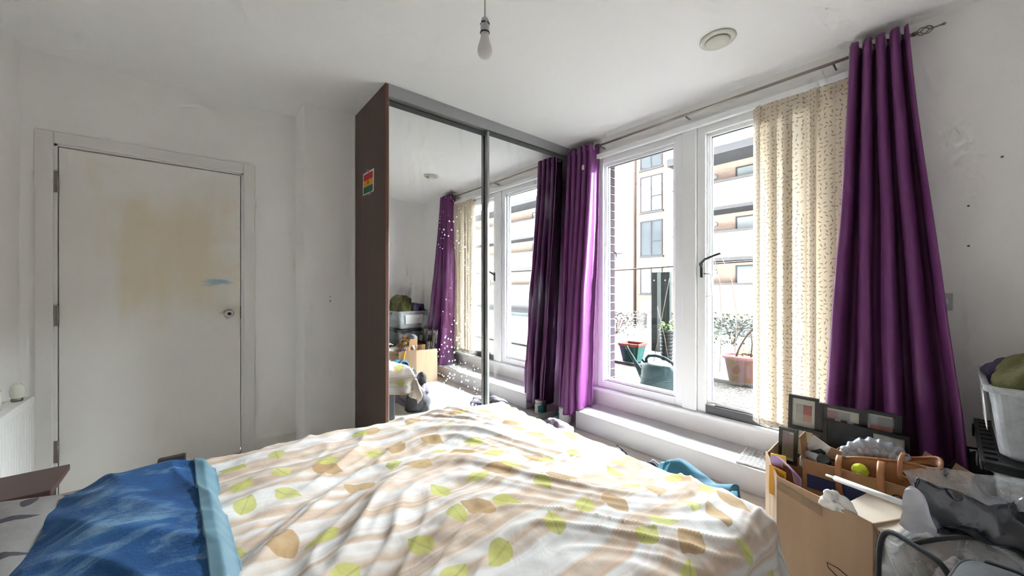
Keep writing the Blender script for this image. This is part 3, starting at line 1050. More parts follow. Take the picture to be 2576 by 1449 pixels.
def duvet_fn(a, b):
    s_ = lerp(DU_A, DU_B + OS, a)
    t_ = lerp(DV_A - ON, DV_B + OF, b)
    hx, dx = fold(s_ - DU_B, DR, .06)
    u = min(s_, DU_B) + hx
    if t_ > DV_B:
        hy, dy = fold(t_ - DV_B, DR, .05); v = DV_B + hy
    elif t_ < DV_A:
        hy, dy = fold(DV_A - t_, DR, .05); v = DV_A - hy
    else:
        v, dy = t_, 0.
    p = 3.0
    drop = (dx ** p + dy ** p) ** (1 / p)
    top = .548 + .016 * math.sin(PI * min(1, max(0, (s_ + .3) / 1.6))) + .018 * nz(s_ * 1.6, t_ * 1.6, 6)
    top -= .012 * sm(.95, 1.35, s_) * sm(1.2, 1.75, t_) + .050 * sm(.85, 1.36, s_) * (1 - .5 * sm(1.45, 1.7, t_))
    wv = wr(s_, t_)
    k = 1 - sm(.05, .16, drop)
    z = top + wv * (.35 + .65 * k) - drop
    hang = sm(.06, .30, drop)
    if dx > .05:
        u += hang * (.028 * math.sin(t_ * 21 + 2 * nz(t_ * 3, 1)) + .5 * wv)
    if dy > .05:
        sg = 1 if t_ > DV_B else -1
        v += sg * hang * (.026 * math.sin(s_ * 20 + 2 * nz(s_ * 3, 2)) + .5 * wv)
    return (u, v, max(z, .09))

dv = MB().grid(duvet_fn, 300, 280, lambda a, b: (lerp(DU_A, DU_B + OS, a), lerp(DV_A - ON, DV_B + OF, b))).build('duvet', M['duvet'], smooth=True, solid=.012, solid_off=-1)
tag(dv, 'rumpled cream duvet printed with green and brown leaves on the bed', 'duvet')

# blue blanket folded across the head end
bl = empty('blanket', (-.12, 1.0, .55), 'dark blue plush blanket with a pale blue hem across the bed', 'blanket')


def blanket_top(a, b, hem=False):
    """a: across (u), b: along v"""
    u0, u1 = (-.385, .016) if not hem else (.008, .064)
    t_ = lerp(.10, 2.02, b)
    if not hem: u0 += .030 + .055 * sm(1.10, 1.50, t_) + .06 * sm(1.50, 1.75, t_)
    s_ = lerp(u0, u1, a)
    e0, e1, rr = .52, 1.575, .14
    if t_ > e1:
        hy, dy = fold(t_ - e1, rr, .08); v = e1 + hy
    elif t_ < e0:
        hy, dy = fold(e0 - t_, rr, .08); v = e0 - hy
    else:
        v, dy = t_, 0.
    slant = .045 * (1.1 - v)                     # the folded edge runs slightly askew
    u = s_ + slant * sm(-.30, .0, s_)
    mound = .032 * sm(-.37, -.18, s_) * (1 - .6 * sm(-.12, .07, s_))
    z = .596 + mound + .020 * nz(u * 5, v * 3.2, 31) + .012 * ridge(nz(u * 7 + v * 4, v * 2.5, 12)) - dy
    if not hem:
        z -= .030 * (1 - sm(-.385, -.34, s_))
    else:
        z += .006 - .040 * sm(.35, 1, a) + .006 * nz(v * 26, u * 12, 2)
    return (u, v, z)
MB().grid(lambda a, b: blanket_top(a, b), 70, 200, lambda a, b: (a * .3, b * 1.9)).build('blanket_fabric', M['blanket'], bl, smooth=True, solid=.022, solid_off=-1)
MB().grid(lambda a, b: blanket_top(a, b, True), 24, 200, lambda a, b: (a * .08, b * 1.9)).build('hem', M['hem'], bl, smooth=True, solid=.016, solid_off=-1)


def cushion(name, c, sx, sy, th, mat, seed, rot=0.):
    m = MB()
    for sgn in (1, -1):
        def f(a, b, sgn=sgn):
            x = (a - .5) * 2; y = (b - .5) * 2
            e = (max(0, 1 - abs(x) ** 2.6) * max(0, 1 - abs(y) ** 2.6)) ** .45
            z = sgn * th / 2 * e + (.010 * nz(x * 2.3, y * 2.3, seed) + .008 * ridge(nz(x * 2 + y, y * 3, seed + 3))) * e
            pin = 1 - .06 * (1 - e)
            p = Vector((x * sx / 2 * pin, y * sy / 2 * pin, z))
            p.rotate(Matrix.Rotation(rot, 3, 'Z'))
            return (c[0] + p.x, c[1] + p.y, c[2] + p.z)
        m.grid(f, 40, 40, lambda a, b: (a * sx, b * sy))
    return m.build(name, mat, smooth=True)
tag(cushion('pillow', (-.480, 1.34, .570), .44, .72, .135, M['pillow'], 5), 'grey pillow with a dark leaf print at the bed head', 'pillow')

# bedside table
nt = empty('bedside_table', (-.55, 2.02, 0), 'dark brown bedside table between the bed and the radiator', 'table')
NX0, NX1, NY0, NY1, NZ = -.64, -.372, 1.90, 2.135, .525
MB().box(NX0, NX1, NY0, NY1, NZ - .022, NZ).build('table_top', M['brownwood'], nt, bevel=.003)
MB().box(NX0 + .01, NX1 - .03, NY0 + .03, NY1 - .02, NZ - .15, NZ - .023).build('apron', M['leather_dark'], nt)
MB().box(NX0 + .02, NX1 - .04, NY0 + .022, NY0 + .029, NZ - .135, NZ - .035).build('drawer_front', M['brownwood'], nt)
for (x, y) in ((NX0 + .02, NY0 + .04), (NX1 - .06, NY0 + .04), (NX0 + .02, NY1 - .05), (NX1 - .06, NY1 - .05)):
    MB().box(x, x + .028, y, y + .028, 0, NZ - .151).build('leg', M['brownwood'], nt, bevel=.003)

# black case beyond the bed
bc = empty('black_case', (-.11, 2.62, 0), 'black slim case standing on the floor by the door', 'case')
MB().box(-.165, -.055, 2.59, 2.64, 0, .306).build('case_body', M['black_plastic'], bc, bevel=.008)
MB().box(-.150, -.065, 2.588, 2.590, .05, .27).build('case_panel', M['charcoal'], bc)
# backing added behind the door to stop light leaking in
struct('wall_added_backing', MB().box(UL, .567, VD + .101, VD + .16, 0, ZC), M['wall'])

# ------------------------------------------------------------------ things along the window wall
jr = empty('jar', (2.50, 2.20, 0), 'white jar with a teal label on the floor under the left curtain', 'jar')
jc = (2.46, 2.20, 0)
MB().lathe([(0, .001), (.050, .001), (.055, .010), (.055, .094), (.050, .102), (.048, .105)], jc, 28).build('jar_body', M['white_plastic'], jr, smooth=True)
MB().grid(lambda a_, b_: (jc[0] + .0562 * math.cos(R(20 + 140 * a_)), jc[1] + .0562 * math.sin(R(20 + 140 * a_)), .022 + .062 * b_), 18, 2).build('label_band', M['teal_label'], jr, smooth=True, solid=.0008)
MB().lathe([(.051, .1045), (.0525, .106), (.0525, .125), (.048, .130), (0, .130)], jc, 28).build('lid', M['white_plastic'], jr, smooth=True)

# lattice mat on the ledge
lm = empty('lattice_mat', (2.56, .74, .148), 'white perforated lattice mat lying on the window ledge', 'mat')
mm = Matrix.Translation((2.575, .735, .1495)) @ Matrix.Rotation(R(6), 4, 'Z')
base_ = MB()
for k in range(12):
    x = -.125 + k * .25 / 11
    base_.box(x - .003, x + .003, -.135, .10, .003, .008, mm)
for k in range(12):
    y = -.135 + k * .235 / 11
    base_.box(-.128, .128, y - .003, y + .003, .0, .0055, mm)
base_.build('lattice', M['mat_white'], lm)
rim = MB()
for (x0, x1, y0, y1) in ((-.133, -.124, -.14, .105), (.124, .133, -.14, .105), (-.133, .133, -.144, -.135), (-.133, .133, .10, .108)):
    rim.box(x0, x1, y0, y1, 0, .010, mm)
rim.build('mat_rim', M['mat_white'], lm, bevel=.002)
MB().box(-.122, .122, -.133, .098, -.001, .0003, mm).build('mat_film', M['bin'], lm)


def heap(name, c, size, mat, seed, amp=.18, freq=3.2, flat=True, parent=None, sub=5, squash=.0):
    """crumpled cloth heap: folded, flattened ellipsoid; c is the centre of its base"""
    bmm = bmesh.new()
    bmesh.ops.create_icosphere(bmm, subdivisions=sub, radius=1)
    vs = []
    for q in bmm.verts:
        p = q.co.copy()
        w_ = noise.noise(p * 1.4 + Vector((seed, 2, 0)))
        d1 = Vector((math.cos(seed), math.sin(seed), .6)); d2 = Vector((-math.sin(seed * 1.7), math.cos(seed * 1.7), .9))
        f = math.sin(freq * 2.0 * p.dot(d1) + 3.5 * w_) + .7 * math.sin(freq * 2.9 * p.dot(d2) + 4.5 * noise.noise(p * 1.8 + Vector((0, seed, 1))))
        f = f * (.5 + .5 * noise.noise(p * 2.1 + Vector((0, 0, seed + 4))) * 1.5)
        f2 = noise.noise(p * 1.3 + Vector((0, 0, seed)))
        rr = 1 + amp * .32 * f + amp * .9 * f2 + amp * .12 * noise.noise(p * 9)
        p = p * rr
        z = p.z
        if flat and z < -.35: z = -.35 + (z + .35) * .05
        vs.append((c[0] + p.x * size[0] / 2, c[1] + p.y * size[1] / 2, c[2] + (z + .385) * size[2] / 1.385))
    fs = [tuple(v.index for v in f.verts) for f in bmm.faces]
    bmm.free()
    return MB().add(vs, fs).build(name, mat, parent, smooth=True)


def sheet(pts, nu, nv, mat, name, parent=None, thick=.003, seed=0, amp=.006, freq=14, uvs=1.):
    """crumpled sheet through a coarse grid of control points (rows of equal length)"""
    R_, C_ = len(pts), len(pts[0])

    def cr(p0, p1, p2, p3, t):
        return .5 * ((2 * p1) + (p2 - p0) * t + (2 * p0 - 5 * p1 + 4 * p2 - p3) * t * t + (3 * p1 - p0 - 3 * p2 + p3) * t ** 3)

    def row(r, a):
        x = a * (C_ - 1); i = min(int(x), C_ - 2); t = x - i
        g = lambda k: Vector(pts[r][max(0, min(C_ - 1, k))])
        return cr(g(i - 1), g(i), g(i + 1), g(i + 2), t)

    def f(a, b):
        x = b * (R_ - 1); i = min(int(x), R_ - 2); t = x - i
        g = lambda k: row(max(0, min(R_ - 1, k)), a)
        p = cr(g(i - 1), g(i), g(i + 1), g(i + 2), t)
        q = p * freq
        o = Vector((nz(q.x, q.y, q.z + seed), nz(q.y, q.z, q.x + seed + 5), nz(q.z, q.x, q.y + seed + 9)))
        rg = ridge(nz(q.x * .6 + seed, q.y * .6, q.z * .6)) * amp
        return p + o * amp + Vector((0, 0, rg))
    return MB().grid(f, nu, nv, lambda a, b: (a * uvs, b * uvs)).build(name, mat, parent, smooth=True, solid=thick)

# clothes on the floor at the foot of the bed
tag(heap('garment', (2.08, 1.93, 0), (.30, .30, .155), M['mauve'], 3.1, .5, 2.4), 'mauve-grey jersey garment on the floor under the left curtain', 'clothing', 'clothes on the floor')
g2 = empty('garment', (1.66, .95, 0), 'grey garment hanging off the foot end of the bed base', 'clothing', 'clothes on the floor')
heap('garment_fabric', (1.68, 1.02, 0), (.36, .74, .29), M['mauve'], 8.3, .34, parent=g2)
heap('lower_fold', (1.62, 1.42, 0), (.24, .24, .19), M['dark_grey'], 4.4, .2, parent=g2)
tb = empty('denim_bag', (1.87, .80, 0), 'teal blue denim bag with a light blue lining on the floor', 'bag')
sheet([[(1.629, 0.887, 0.200), (1.629, 0.778, 0.200), (1.647, 0.652, 0.200), (1.629, 0.570, 0.200)],
       [(1.656, 0.887, 0.285), (1.656, 0.787, 0.267), (1.674, 0.661, 0.240), (1.656, 0.561, 0.258)],
       [(1.692, 0.878, 0.344), (1.720, 0.815, 0.359), (1.701, 0.697, 0.308), (1.720, 0.597, 0.335)],
       [(1.765, 0.869, 0.330), (1.792, 0.796, 0.326), (1.783, 0.688, 0.294), (1.792, 0.597, 0.317)],
       [(1.828, 0.860, 0.200), (1.846, 0.778, 0.200), (1.846, 0.688, 0.200), (1.837, 0.597, 0.200)]], 50, 50, M['teal'], 'bag_body', tb, .004, 2, .010, 11)
heap('bag_filling', (1.70, .725, .02), (.16, .30, .17), M['dark_grey'], 2.2, .1, sub=3, parent=tb)
sheet([[(1.661, 0.905, 0.308), (1.665, 0.860, 0.326)], [(1.674, 0.900, 0.339), (1.679, 0.855, 0.350)], [(1.692, 0.896, 0.350), (1.697, 0.855, 0.362)]], 12, 12, M['sky'], 'lining_edge', tb, .003, 4, .003, 20)
sheet([[(1.643, 0.597, 0.290), (1.647, 0.566, 0.294)], [(1.665, 0.593, 0.326), (1.670, 0.561, 0.330)], [(1.688, 0.588, 0.341), (1.692, 0.570, 0.347)]], 12, 12, M['sky'], 'lining_edge', tb, .003, 6, .003, 20)
for i, (x, y, sx, sy, h, lab) in enumerate(((1.775, 1.205, .10, .12, .30, 'black cloth bag tip on the clothes pile, farther from the teal bag'), (1.765, .985, .10, .13, .30, 'black bag with a pale edge on the clothes pile beside the teal bag'))):
    e = empty('black_bag', (x, y, 0), lab, 'bag')
    heap('bag_body', (x, y, h - .11), (sx, sy, .11), M['black_cloth'], 5.5 + i, .25, parent=e, sub=4)
    MB().tube([(x - .02, y + .04, h - .03), (x + .01, y, h + .004), (x + .03, y - .04, h - .03), (x + .035, y - .055, h - .06)], .004, 8).build('handle', M['black_cloth'] if i == 0 else M['silver'], e, smooth=True)

# ------------------------------------------------------------------ big cardboard box
cb = empty('cardboard_box', (2.05, .28, 0), 'open brown cardboard box full of odds and ends below the patterned blind', 'box')
CX = {'c2': (1.72, .17), 'c1': (1.84, .47), 'k': (2.02, .56), 'c0': (2.30, .57), 'e': (2.365, .10), 'f': (2.10, -.03)}


def panel(a, b, za, zb, mat=None, name='side_panel'):
    a = Vector((*a, 0)); b = Vector((*b, 0))
    d_ = (b - a).normalized(); n_ = Vector((-d_.y, d_.x, 0)) * .005
    n2 = 24

    def f(s, t):
        p = a.lerp(b, s)
        z = lerp(.001, lerp(za, zb, s), t)
        return p + n_ * .6 * nz(s * 4 + a.x * 9, t * 3, 2) * math.sin(PI * s) + Vector((0, 0, z))
    return MB().grid(f, n2, 10).build(name, mat or M['card'], cb, solid=.0045)
seq = [('c2', 'c1', .400, .402), ('c1', 'k', .402, .424), ('k', 'c0', .412, .405), ('c0', 'e', .40, .40), ('e', 'f', .40, .40), ('f', 'c2', .40, .400)]
for a, b, za, zb in seq:
    panel(CX[a], CX[b], za, zb)
MB().prism([(*CX[k], .002) for k in ('c2', 'c1', 'k', 'c0', 'e', 'f')], (0, 0, .004)).build('bottom', M['card'], cb)


def flap(a, b, dirv, za=.40, name='flap'):
    a = Vector((*a, za)); b = Vector((*b, za)); d_ = Vector(dirv)
    q = .12
    poly = [a, b, b.lerp(a, q) + d_, a.lerp(b, q) + d_]
    n_ = (b - a).cross(d_).normalized() * .004
    return MB().prism(poly, n_).build(name, M['card'], cb)
flap((2.365, .10), (2.24, .042), (.03, -.02, .085))
flap((2.22, .03), (2.11, -.025), (.055, -.035, .10))
flap(CX['f'], CX['c2'], (-.01, -.03, -.16), .398)
# pen scribble on the front panel
A_ = Vector((*CX['c2'], 0)); B_ = Vector((*CX['c1'], 0)); dd = (B_ - A_).normalized(); nn_ = Vector((-dd.y, dd.x, 0))
def on_face(s, z): return A_ + dd * s + nn_ * .006 + Vector((0, 0, z))
sp = [(.040, .135), (.028, .150), (.055, .168), (.10, .180), (.135, .176), (.130, .160), (.10, .148), (.06, .140), (.030, .137), (.018, .137), (.030, .128), (.035, .112), (.030, .100)]
MB().tube([on_face(s, z) for s, z in sp], .0016, 6).build('pen_scribble', M['ink'], cb, smooth=True)
tp_ = MB().prism([on_face(.15, .335) - nn_ * .0005, on_face(.32, .352) - nn_ * .0005, on_face(.32, .385) - nn_ * .0005, on_face(.15, .370) - nn_ * .0005], nn_ * .0006)
tp_.build('tape', m_sheer_plastic('parcel_tape', (.42, .29, .18), .3), cb)

# inner carton with the printed face
ic = empty('carton', (2.1, .24, .007), 'brown printed carton standing inside the big cardboard box', 'box')
IU0, IU1, IV0, IV1, IZ = 1.985, 2.215, .055, .415, .452
for (x0, x1, y0, y1) in ((IU0, IU0 + .005, IV0, IV1), (IU1 - .005, IU1, IV0, IV1), (IU0 + .005, IU1 - .005, IV0, IV0 + .005), (IU0 + .005, IU1 - .005, IV1 - .005, IV1)):
    MB().box(x0, x1, y0, y1, .007, IZ).build('side_panel', M['card_dark'], ic)
MB().box(IU0, IU1, IV0, IV1, .0065, .012).build('bottom', M['card_dark'], ic)
MB().prism([(IU0 + .004, IV1 + .002, IZ - .01), (IU0 + .11, IV1 + .002, IZ - .01), (IU0 + .11, IV1 + .012, IZ + .085), (IU0 + .01, IV1 + .012, IZ + .085)], (0, .004, 0)).build('flap', M['card_dark'], ic)
MB().box(IU0 - .0012, IU0 - .0002, .215, .400, .335, .392).build('printed_band', M['navy_print'], ic)
MB().box(IU0 - .0010, IU0 - .0002, .060, .41, .405, .407).build('crease', M['card_in'], ic)


def text_mesh(txt, size, mtx, name, mat, parent):
    cu = bpy.data.curves.new(name, 'FONT'); cu.body = txt; cu.size = size; cu.extrude = .0003
    ob = bpy.data.objects.new(name, cu); COL.objects.link(ob)
    bpy.context.view_layer.update()
    me = bpy.data.meshes.new_from_object(ob.evaluated_get(bpy.context.evaluated_depsgraph_get()))
    bpy.data.objects.remove(ob)
    vs = [mtx @ v.co for v in me.vertices]; fs = [tuple(p.vertices) for p in me.polygons]
    return MB().add(vs, fs).build(name, mat, parent)
# the face looks towards -u: text runs along -v
mtx = Matrix(((0, 0, -1, IU0 - .001), (-1, 0, 0, .150), (0, 1, 0, .385), (0, 0, 0, 1)))
text_mesh('OS', .045, mtx, 'carton_lettering', M['ink'], ic)
MB().box(IU0 - .0012, IU0 - .0002, .062, .125, .352, .364).build('small_print', M['ink'], ic)

# tan leather bag lying on the carton
lb = empty('leather_bag', (2.10, .16, .40), 'tan leather handbag with straps lying across the printed carton', 'bag')


def loop_pts():
    pts = []
    for k in range(40):
        t_ = 2 * PI * k / 40
        c_, s__ = math.cos(t_), math.sin(t_)
        x = math.copysign(abs(c_) ** .55, c_); y = math.copysign(abs(s__) ** .7, s__)
        pts.append((2.115 + .060 * y, .175 + .150 * x, .452 + .030 * (-x) + .010 * math.sin(3 * t_)))
    return pts
lp = loop_pts()
body = MB()
n_ = len(lp)
rings = []
for (dz, sc, xo) in ((.048, 1.0, 0.), (.0, 1.0, .0), (-.06, .97, .0), (-.13, .9, .0)):
    cx = sum(p[0] for p in lp) / n_; cy = sum(p[1] for p in lp) / n_
    rings.append([(cx + (p[0] - cx) * sc, cy + (p[1] - cy) * sc, p[2] + dz) for p in lp])
vs = [q for r_ in rings for q in r_]
fs = [(i * n_ + k, i * n_ + (k + 1) % n_, (i + 1) * n_ + (k + 1) % n_, (i + 1) * n_ + k) for i in range(3) for k in range(n_)]
body.add(vs, fs); body.build('bag_body', M['leather'], lb, smooth=True, solid=.006)
MB().tube(rings[0], .0055, 8, closed=True).build('bound_edge', M['leather'], lb, smooth=True)
inn = MB(); inn.add([(p[0], p[1], p[2] - .03) for p in rings[0]], [tuple(range(n_))]); inn.build('lining', M['leather_dark'], lb)


def strap(pts, wdt, name='strap'):
    m = MB(); P_ = [Vector(p) for p in pts]
    k = len(P_)
    # fine resample
    Q = []
    for i in range(k - 1):
        for s in range(6):
            t_ = s / 6
            p0, p1, p2, p3 = P_[max(0, i - 1)], P_[i], P_[i + 1], P_[min(k - 1, i + 2)]
            Q.append(.5 * ((2 * p1) + (p2 - p0) * t_ + (2 * p0 - 5 * p1 + 4 * p2 - p3) * t_ * t_ + (3 * p1 - p0 - 3 * p2 + p3) * t_ ** 3))
    Q.append(P_[-1])
    wv_ = Vector((0, wdt / 2, 0))
    m.grid(lambda a, b: Q[round(b * (len(Q) - 1))] + wv_ * (a * 2 - 1), 3, len(Q) - 1)
    return m.build(name, M['leather'], lb, smooth=True, solid=.004)
strap([(2.065, .300, .475), (2.02, .300, .490), (1.978, .298, .470), (1.970, .296, .42), (1.972, .294, .375), (1.976, .29, .35)], .020)
strap([(2.06, .178, .500), (2.02, .178, .505), (1.978, .176, .478), (1.970, .175, .42), (1.972, .176, .36)], .022)
strap([(2.15, .120, .510), (2.10, .122, .540), (2.05, .128, .525), (2.02, .128, .480), (2.03, .122, .455)], .014, 'handle')
for (y_, z_) in ((.112, .478), (.070, .470)):
    m = Matrix.Translation((2.045, y_, z_)) @ Matrix.Rotation(R(70), 4, 'Y')
    MB().tube([m @ Vector((.013 * math.cos(k * PI / 8), .013 * math.sin(k * PI / 8), 0)) for k in range(16)], .0035, 8, closed=True).build('buckle_ring', M['gold'], lb, smooth=True)

# collage photo frame leaning on the curtain
cf = empty('collage_frame', (2.30, .34, .30), 'black collage photo frame with several small pictures leaning on the purple curtain', 'photo frame')
LEAN = .10


def pic(v0, v1, z0, z1, u, patches, name='picture_frame', tilt=0.):
    def P3(v, z, du): return Vector((u + LEAN * (z - .40) + du, v, z))
    fwd = .014
    fr = MB()
    for (a0, a1, b0, b1) in ((v0, v0 + fwd, z0, z1), (v1 - fwd, v1, z0, z1), (v0 + fwd, v1 - fwd, z0, z0 + fwd), (v0 + fwd, v1 - fwd, z1 - fwd, z1)):
        fr.prism([P3(a0, b0, 0), P3(a1, b0, 0), P3(a1, b1, 0), P3(a0, b1, 0)], (.018, 0, 0))
    f = fr.build(name, M['black_frame'], cf)
    i0, i1, j0, j1 = v0 + fwd - .001, v1 - fwd + .001, z0 + fwd - .001, z1 - fwd + .001
    MB().prism([P3(i0, j0, .008), P3(i1, j0, .008), P3(i1, j1, .008), P3(i0, j1, .008)], (.006, 0, 0)).build('photo', M['photo_mat'], f)
    for (a0, a1, b0, b1, c) in patches:
        q0, q1, r0, r1 = lerp(i1, i0, a0), lerp(i1, i0, a1), lerp(j0, j1, b0), lerp(j0, j1, b1)
        MB().prism([P3(q0, r0, .0065), P3(q1, r0, .0065), P3(q1, r1, .0065), P3(q0, r1, .0065)], (.0012, 0, 0)).build('photo_patch', patch_mat(c), f)
    return f
_pm = {}
def patch_mat(c):
    if c not in _pm: _pm[c] = plain('print_' + '_'.join(str(int(x * 100)) for x in c), c, .35, var=.03)
    return _pm[c]
pic(.420, .540, .470, .640, 2.285, [(.50, .85, .48, .80, (.26, .07, .065)), (.50, .85, .25, .48, (.42, .22, .16)), (.18, .50, .25, .50, (.36, .36, .30)), (.18, .5, .5, .8, (.30, .27, .26))])
pic(.262, .418, .470, .622, 2.292, [(.12, .42, .62, .90, (.30, .17, .18)), (.42, .75, .62, .90, (.27, .26, .25)), (.12, .34, .32, .62, (.09, .06, .07)), (.34, .50, .05, .62, (.40, .42, .45)), (.50, .68, .32, .62, (.10, .045, .05)), (.68, .84, .32, .62, (.38, .41, .45)), (.5, .8, .05, .32, (.28, .21, .21)), (.84, 1, .0, .6, (.04, .04, .05)), (0, .12, 0, 1, (.03, .03, .03)), (.12, .34, 0, .32, (.03, .03, .03))])
pic(.140, .262, .480, .632, 2.292, [(.05, .35, .62, .92, (.28, .29, .30)), (.35, .9, .62, .92, (.22, .22, .22)), (.1, .4, .35, .62, (.36, .12, .10)), (.4, .85, .35, .62, (.24, .09, .085)), (.0, .85, .0, .35, (.10, .022, .022)), (.85, 1, 0, 1, (.03, .03, .03))])
pic(.478, .552, .335, .500, 2.180, [(.1, .6, .45, .95, (.22, .17, .21)), (.1, .6, .1, .45, (.24, .25, .19)), (.6, .95, .1, .9, (.26, .20, .18))])
pic(.395, .520, .350, .495, 2.262, [(0, .2, 0, 1, (.34, .33, .22)), (.2, .7, .55, 1, (.55, .48, .34)), (.7, 1, .6, 1, (.10, .06, .04)), (.2, 1, 0, .55, (.36, .22, .12))])
pic(.115, .395, .330, .560, 2.250, [(0, .62, 0, 1, (.012, .012, .014)), (.62, 1, .0, .62, (.02, .022, .015)), (.62, .98, .62, 1, (.55, .54, .46)), (.25, .40, .62, .80, (.16, .24, .30)), (.08, .17, .70, .82, (.14, .16, .18))])

# small things in the box
ev = empty('folded_cloth', (1.93, .455, .40), 'lilac cloth folded over an amber packet at the box corner', 'cloth')
sheet([[(1.925, .512, .405), (1.925, .470, .410)], [(1.915, .512, .448), (1.90, .465, .440)], [(1.912, .480, .446), (1.885, .432, .425)], [(1.925, .445, .415), (1.895, .405, .395)], [(1.930, .432, .355), (1.905, .402, .350)]], 16, 30, M['lilac'], 'cloth', ev, .004, 3, .004, 18)
pk = empty('packet', (1.90, .47, .30), 'amber yellow packet tucked into the near corner of the cardboard box', 'packet')
sheet([[(1.885, .508, .300), (1.875, .450, .300)], [(1.895, .512, .36), (1.88, .450, .352)], [(1.905, .514, .412), (1.892, .452, .404)]], 14, 14, M['amber'], 'packet_face', pk, .012, 1, .004, 12)
sheet([[(1.94, .52, .41), (1.94, .46, .41)], [(1.945, .520, .446), (1.945, .465, .452)]], 10, 6, M['yellow'], 'packet_tab', pk, .004, 1, .004, 12)

wc = empty('paper_cone', (2.08, .37, .42), 'white folded card with a brown end sticking up in the carton', 'paper')
MB().prism([(2.09, .440, .425), (2.09, .400, .530), (2.07, .335, .500), (2.06, .355, .455)], (.004, 0, 0)).build('card_sheet', M['white_paper'], wc)
MB().prism([(2.072, .338, .502), (2.07, .298, .492), (2.062, .312, .452), (2.062, .352, .458)], (.006, 0, 0)).build('card_end', M['card_in'], wc)

sg = empty('silver_gadget', (2.05, .385, .42), 'rounded silver gadget with a dark round end in the carton', 'gadget')
pts = [(2.05, .425, .395 + .0), (2.045, .420, .43), (2.04, .405, .452), (2.035, .385, .452), (2.03, .365, .438), (2.02, .352, .42)]
MB().tube(pts, [.016, .019, .020, .020, .019, .016], 16).build('gadget_body', M['silver'], sg, smooth=True)
m = Matrix.Translation((2.03, .352, .447)) @ Matrix.Rotation(R(-38), 4, 'Y')
MB().lathe([(0, -.02), (.022, -.02), (.024, -.01), (.024, .014), (.021, .018), (.017, .015), (0, .015)], None, 28, m).build('round_end', M['black_plastic'], sg, smooth=True)
MB().tube([(2.06, .40, .46), (2.07, .37, .475), (2.075, .33, .455), (2.07, .30, .44)], .009, 10).build('grip', M['black_plastic'], sg, smooth=True)

gw = empty('wrapped_roll', (2.13, .22, .47), 'grey plastic-wrapped roll curving over the tan leather bag', 'roll')
pts = [(2.12, .315, .452), (2.135, .29, .482), (2.15, .255, .512), (2.16, .215, .525), (2.16, .175, .528), (2.155, .14, .518), (2.14, .115, .50)]
fine = []
for i in range(len(pts) - 1):
    for s in range(8):
        p = Vector(pts[i]).lerp(Vector(pts[i + 1]), s / 8)
        fine.append(p)
fine.append(Vector(pts[-1]))
MB().tube(fine, [(.030 + .005 * math.sin(i * 1.15) + .004 * nz(i * .7, 1)) * (.55 + .45 * math.sin(PI * min(1, max(0, (i + 3) / (len(fine) + 5))))) for i in range(len(fine))], 20).build('roll_body', M['grey_wrap'], gw, smooth=True)
MB().tube([p + Vector((-.022, -.006, -.020)) for p in fine], [(.020 + .004 * math.sin(i * 1.3)) * (.6 + .4 * math.sin(PI * i / len(fine))) for i in range(len(fine))], 16).build('roll_fold', M['grey_wrap'], gw, smooth=True)

lbm = empty('lime_ball', (2.03, .235, .43), 'small lime green ball tucked beside the leather strap', 'ball')
MB().lathe([(.026 * math.sin(PI * k / 14), .455 - .026 * math.cos(PI * k / 14)) for k in range(15)], (2.022, .238, 0), 24).build('ball', M['lime'], lbm, smooth=True)
MB().tube([(2.022 + .0262 * math.cos(t_) * math.cos(.4 * math.sin(2 * t_)), .238 + .0262 * math.sin(t_) * math.cos(.4 * math.sin(2 * t_)), .455 + .0262 * math.sin(.4 * math.sin(2 * t_))) for t_ in [2 * PI * k / 40 for k in range(40)]], .0012, 6, closed=True).build('seam', M['silver'], lbm, smooth=True)

wt = empty('white_tube', (1.75, .17, .45), 'long thin white plastic tube lying across the cardboard box', 'tube')
MB().tube([(1.818, .283, .4735), (1.681, .040, .508)], .0095, 16).build('tube_body', M['white_plastic'], wt, smooth=True)
MB().tube([(1.834, .311, .4695), (1.818, .283, .4735)], [.0042, .0055], 12).build('tube_tip', M['white_plastic'], wt, smooth=True)

pp = empty('notebook_stack', (1.86, .17, .34), 'stack of notebooks with a cream cover inside the box corner', 'books')
mb_ = Matrix.Translation((1.885, .155, .40)) @ Matrix.Rotation(R(-17), 4, 'Z') @ Matrix.Rotation(R(-3), 4, 'Y')
for i, (dz, mt_, nm) in enumerate(((-.002, 'cream_paper', 'cover'), (-.014, 'white_paper', 'page_block'), (-.026, 'silver', 'page_block'), (-.038, 'white_paper', 'page_block'), (-.050, 'mauve', 'cover'))):
    MB().box(-.155 + .006 * i, .155 - .004 * i, -.085, .075 - .004 * i, dz - .010, dz, mb_).build(nm, M[mt_], pp, bevel=.003)
MB().tube([mb_ @ Vector((.135, -.088, -.004)), mb_ @ Vector((.135, .06, .006))], .010, 12).build('spine_roll', M['white_paper'], pp, smooth=True)

tag(heap('crumpled_paper', (1.775, .275, .385), (.060, .075, .055), M['white_paper'], 6.1, .8, 2.6, sub=4), 'crumpled white paper ball on the rim of the cardboard box', 'paper')

# ------------------------------------------------------------------ suitcase and bags at the near right
sc_ = empty('suitcase', (1.87, -.36, 0), 'charcoal grey canvas suitcase under the black garment bag', 'suitcase')
ms = Matrix.Translation((1.82, -.32, 0)) @ Matrix.Rotation(R(0), 4, 'Z')
MB().box(-.115, .195, -.24, .12, .001, .455, ms).build('suitcase_body', M['charcoal'], sc_, bevel=.04, bevel_seg=4)
MB().tube([ms @ Vector((-.115, -.12, .22)), ms @ Vector((-.15, -.10, .23)), ms @ Vector((-.15, .0, .23)), ms @ Vector((-.115, .02, .22))], .010, 10).build('carry_handle', M['black_plastic'], sc_, smooth=True)
MB().box(-.07, .12, -.16, .03, .4555, .468, ms).build('top_pocket', M['charcoal'], sc_, bevel=.005)

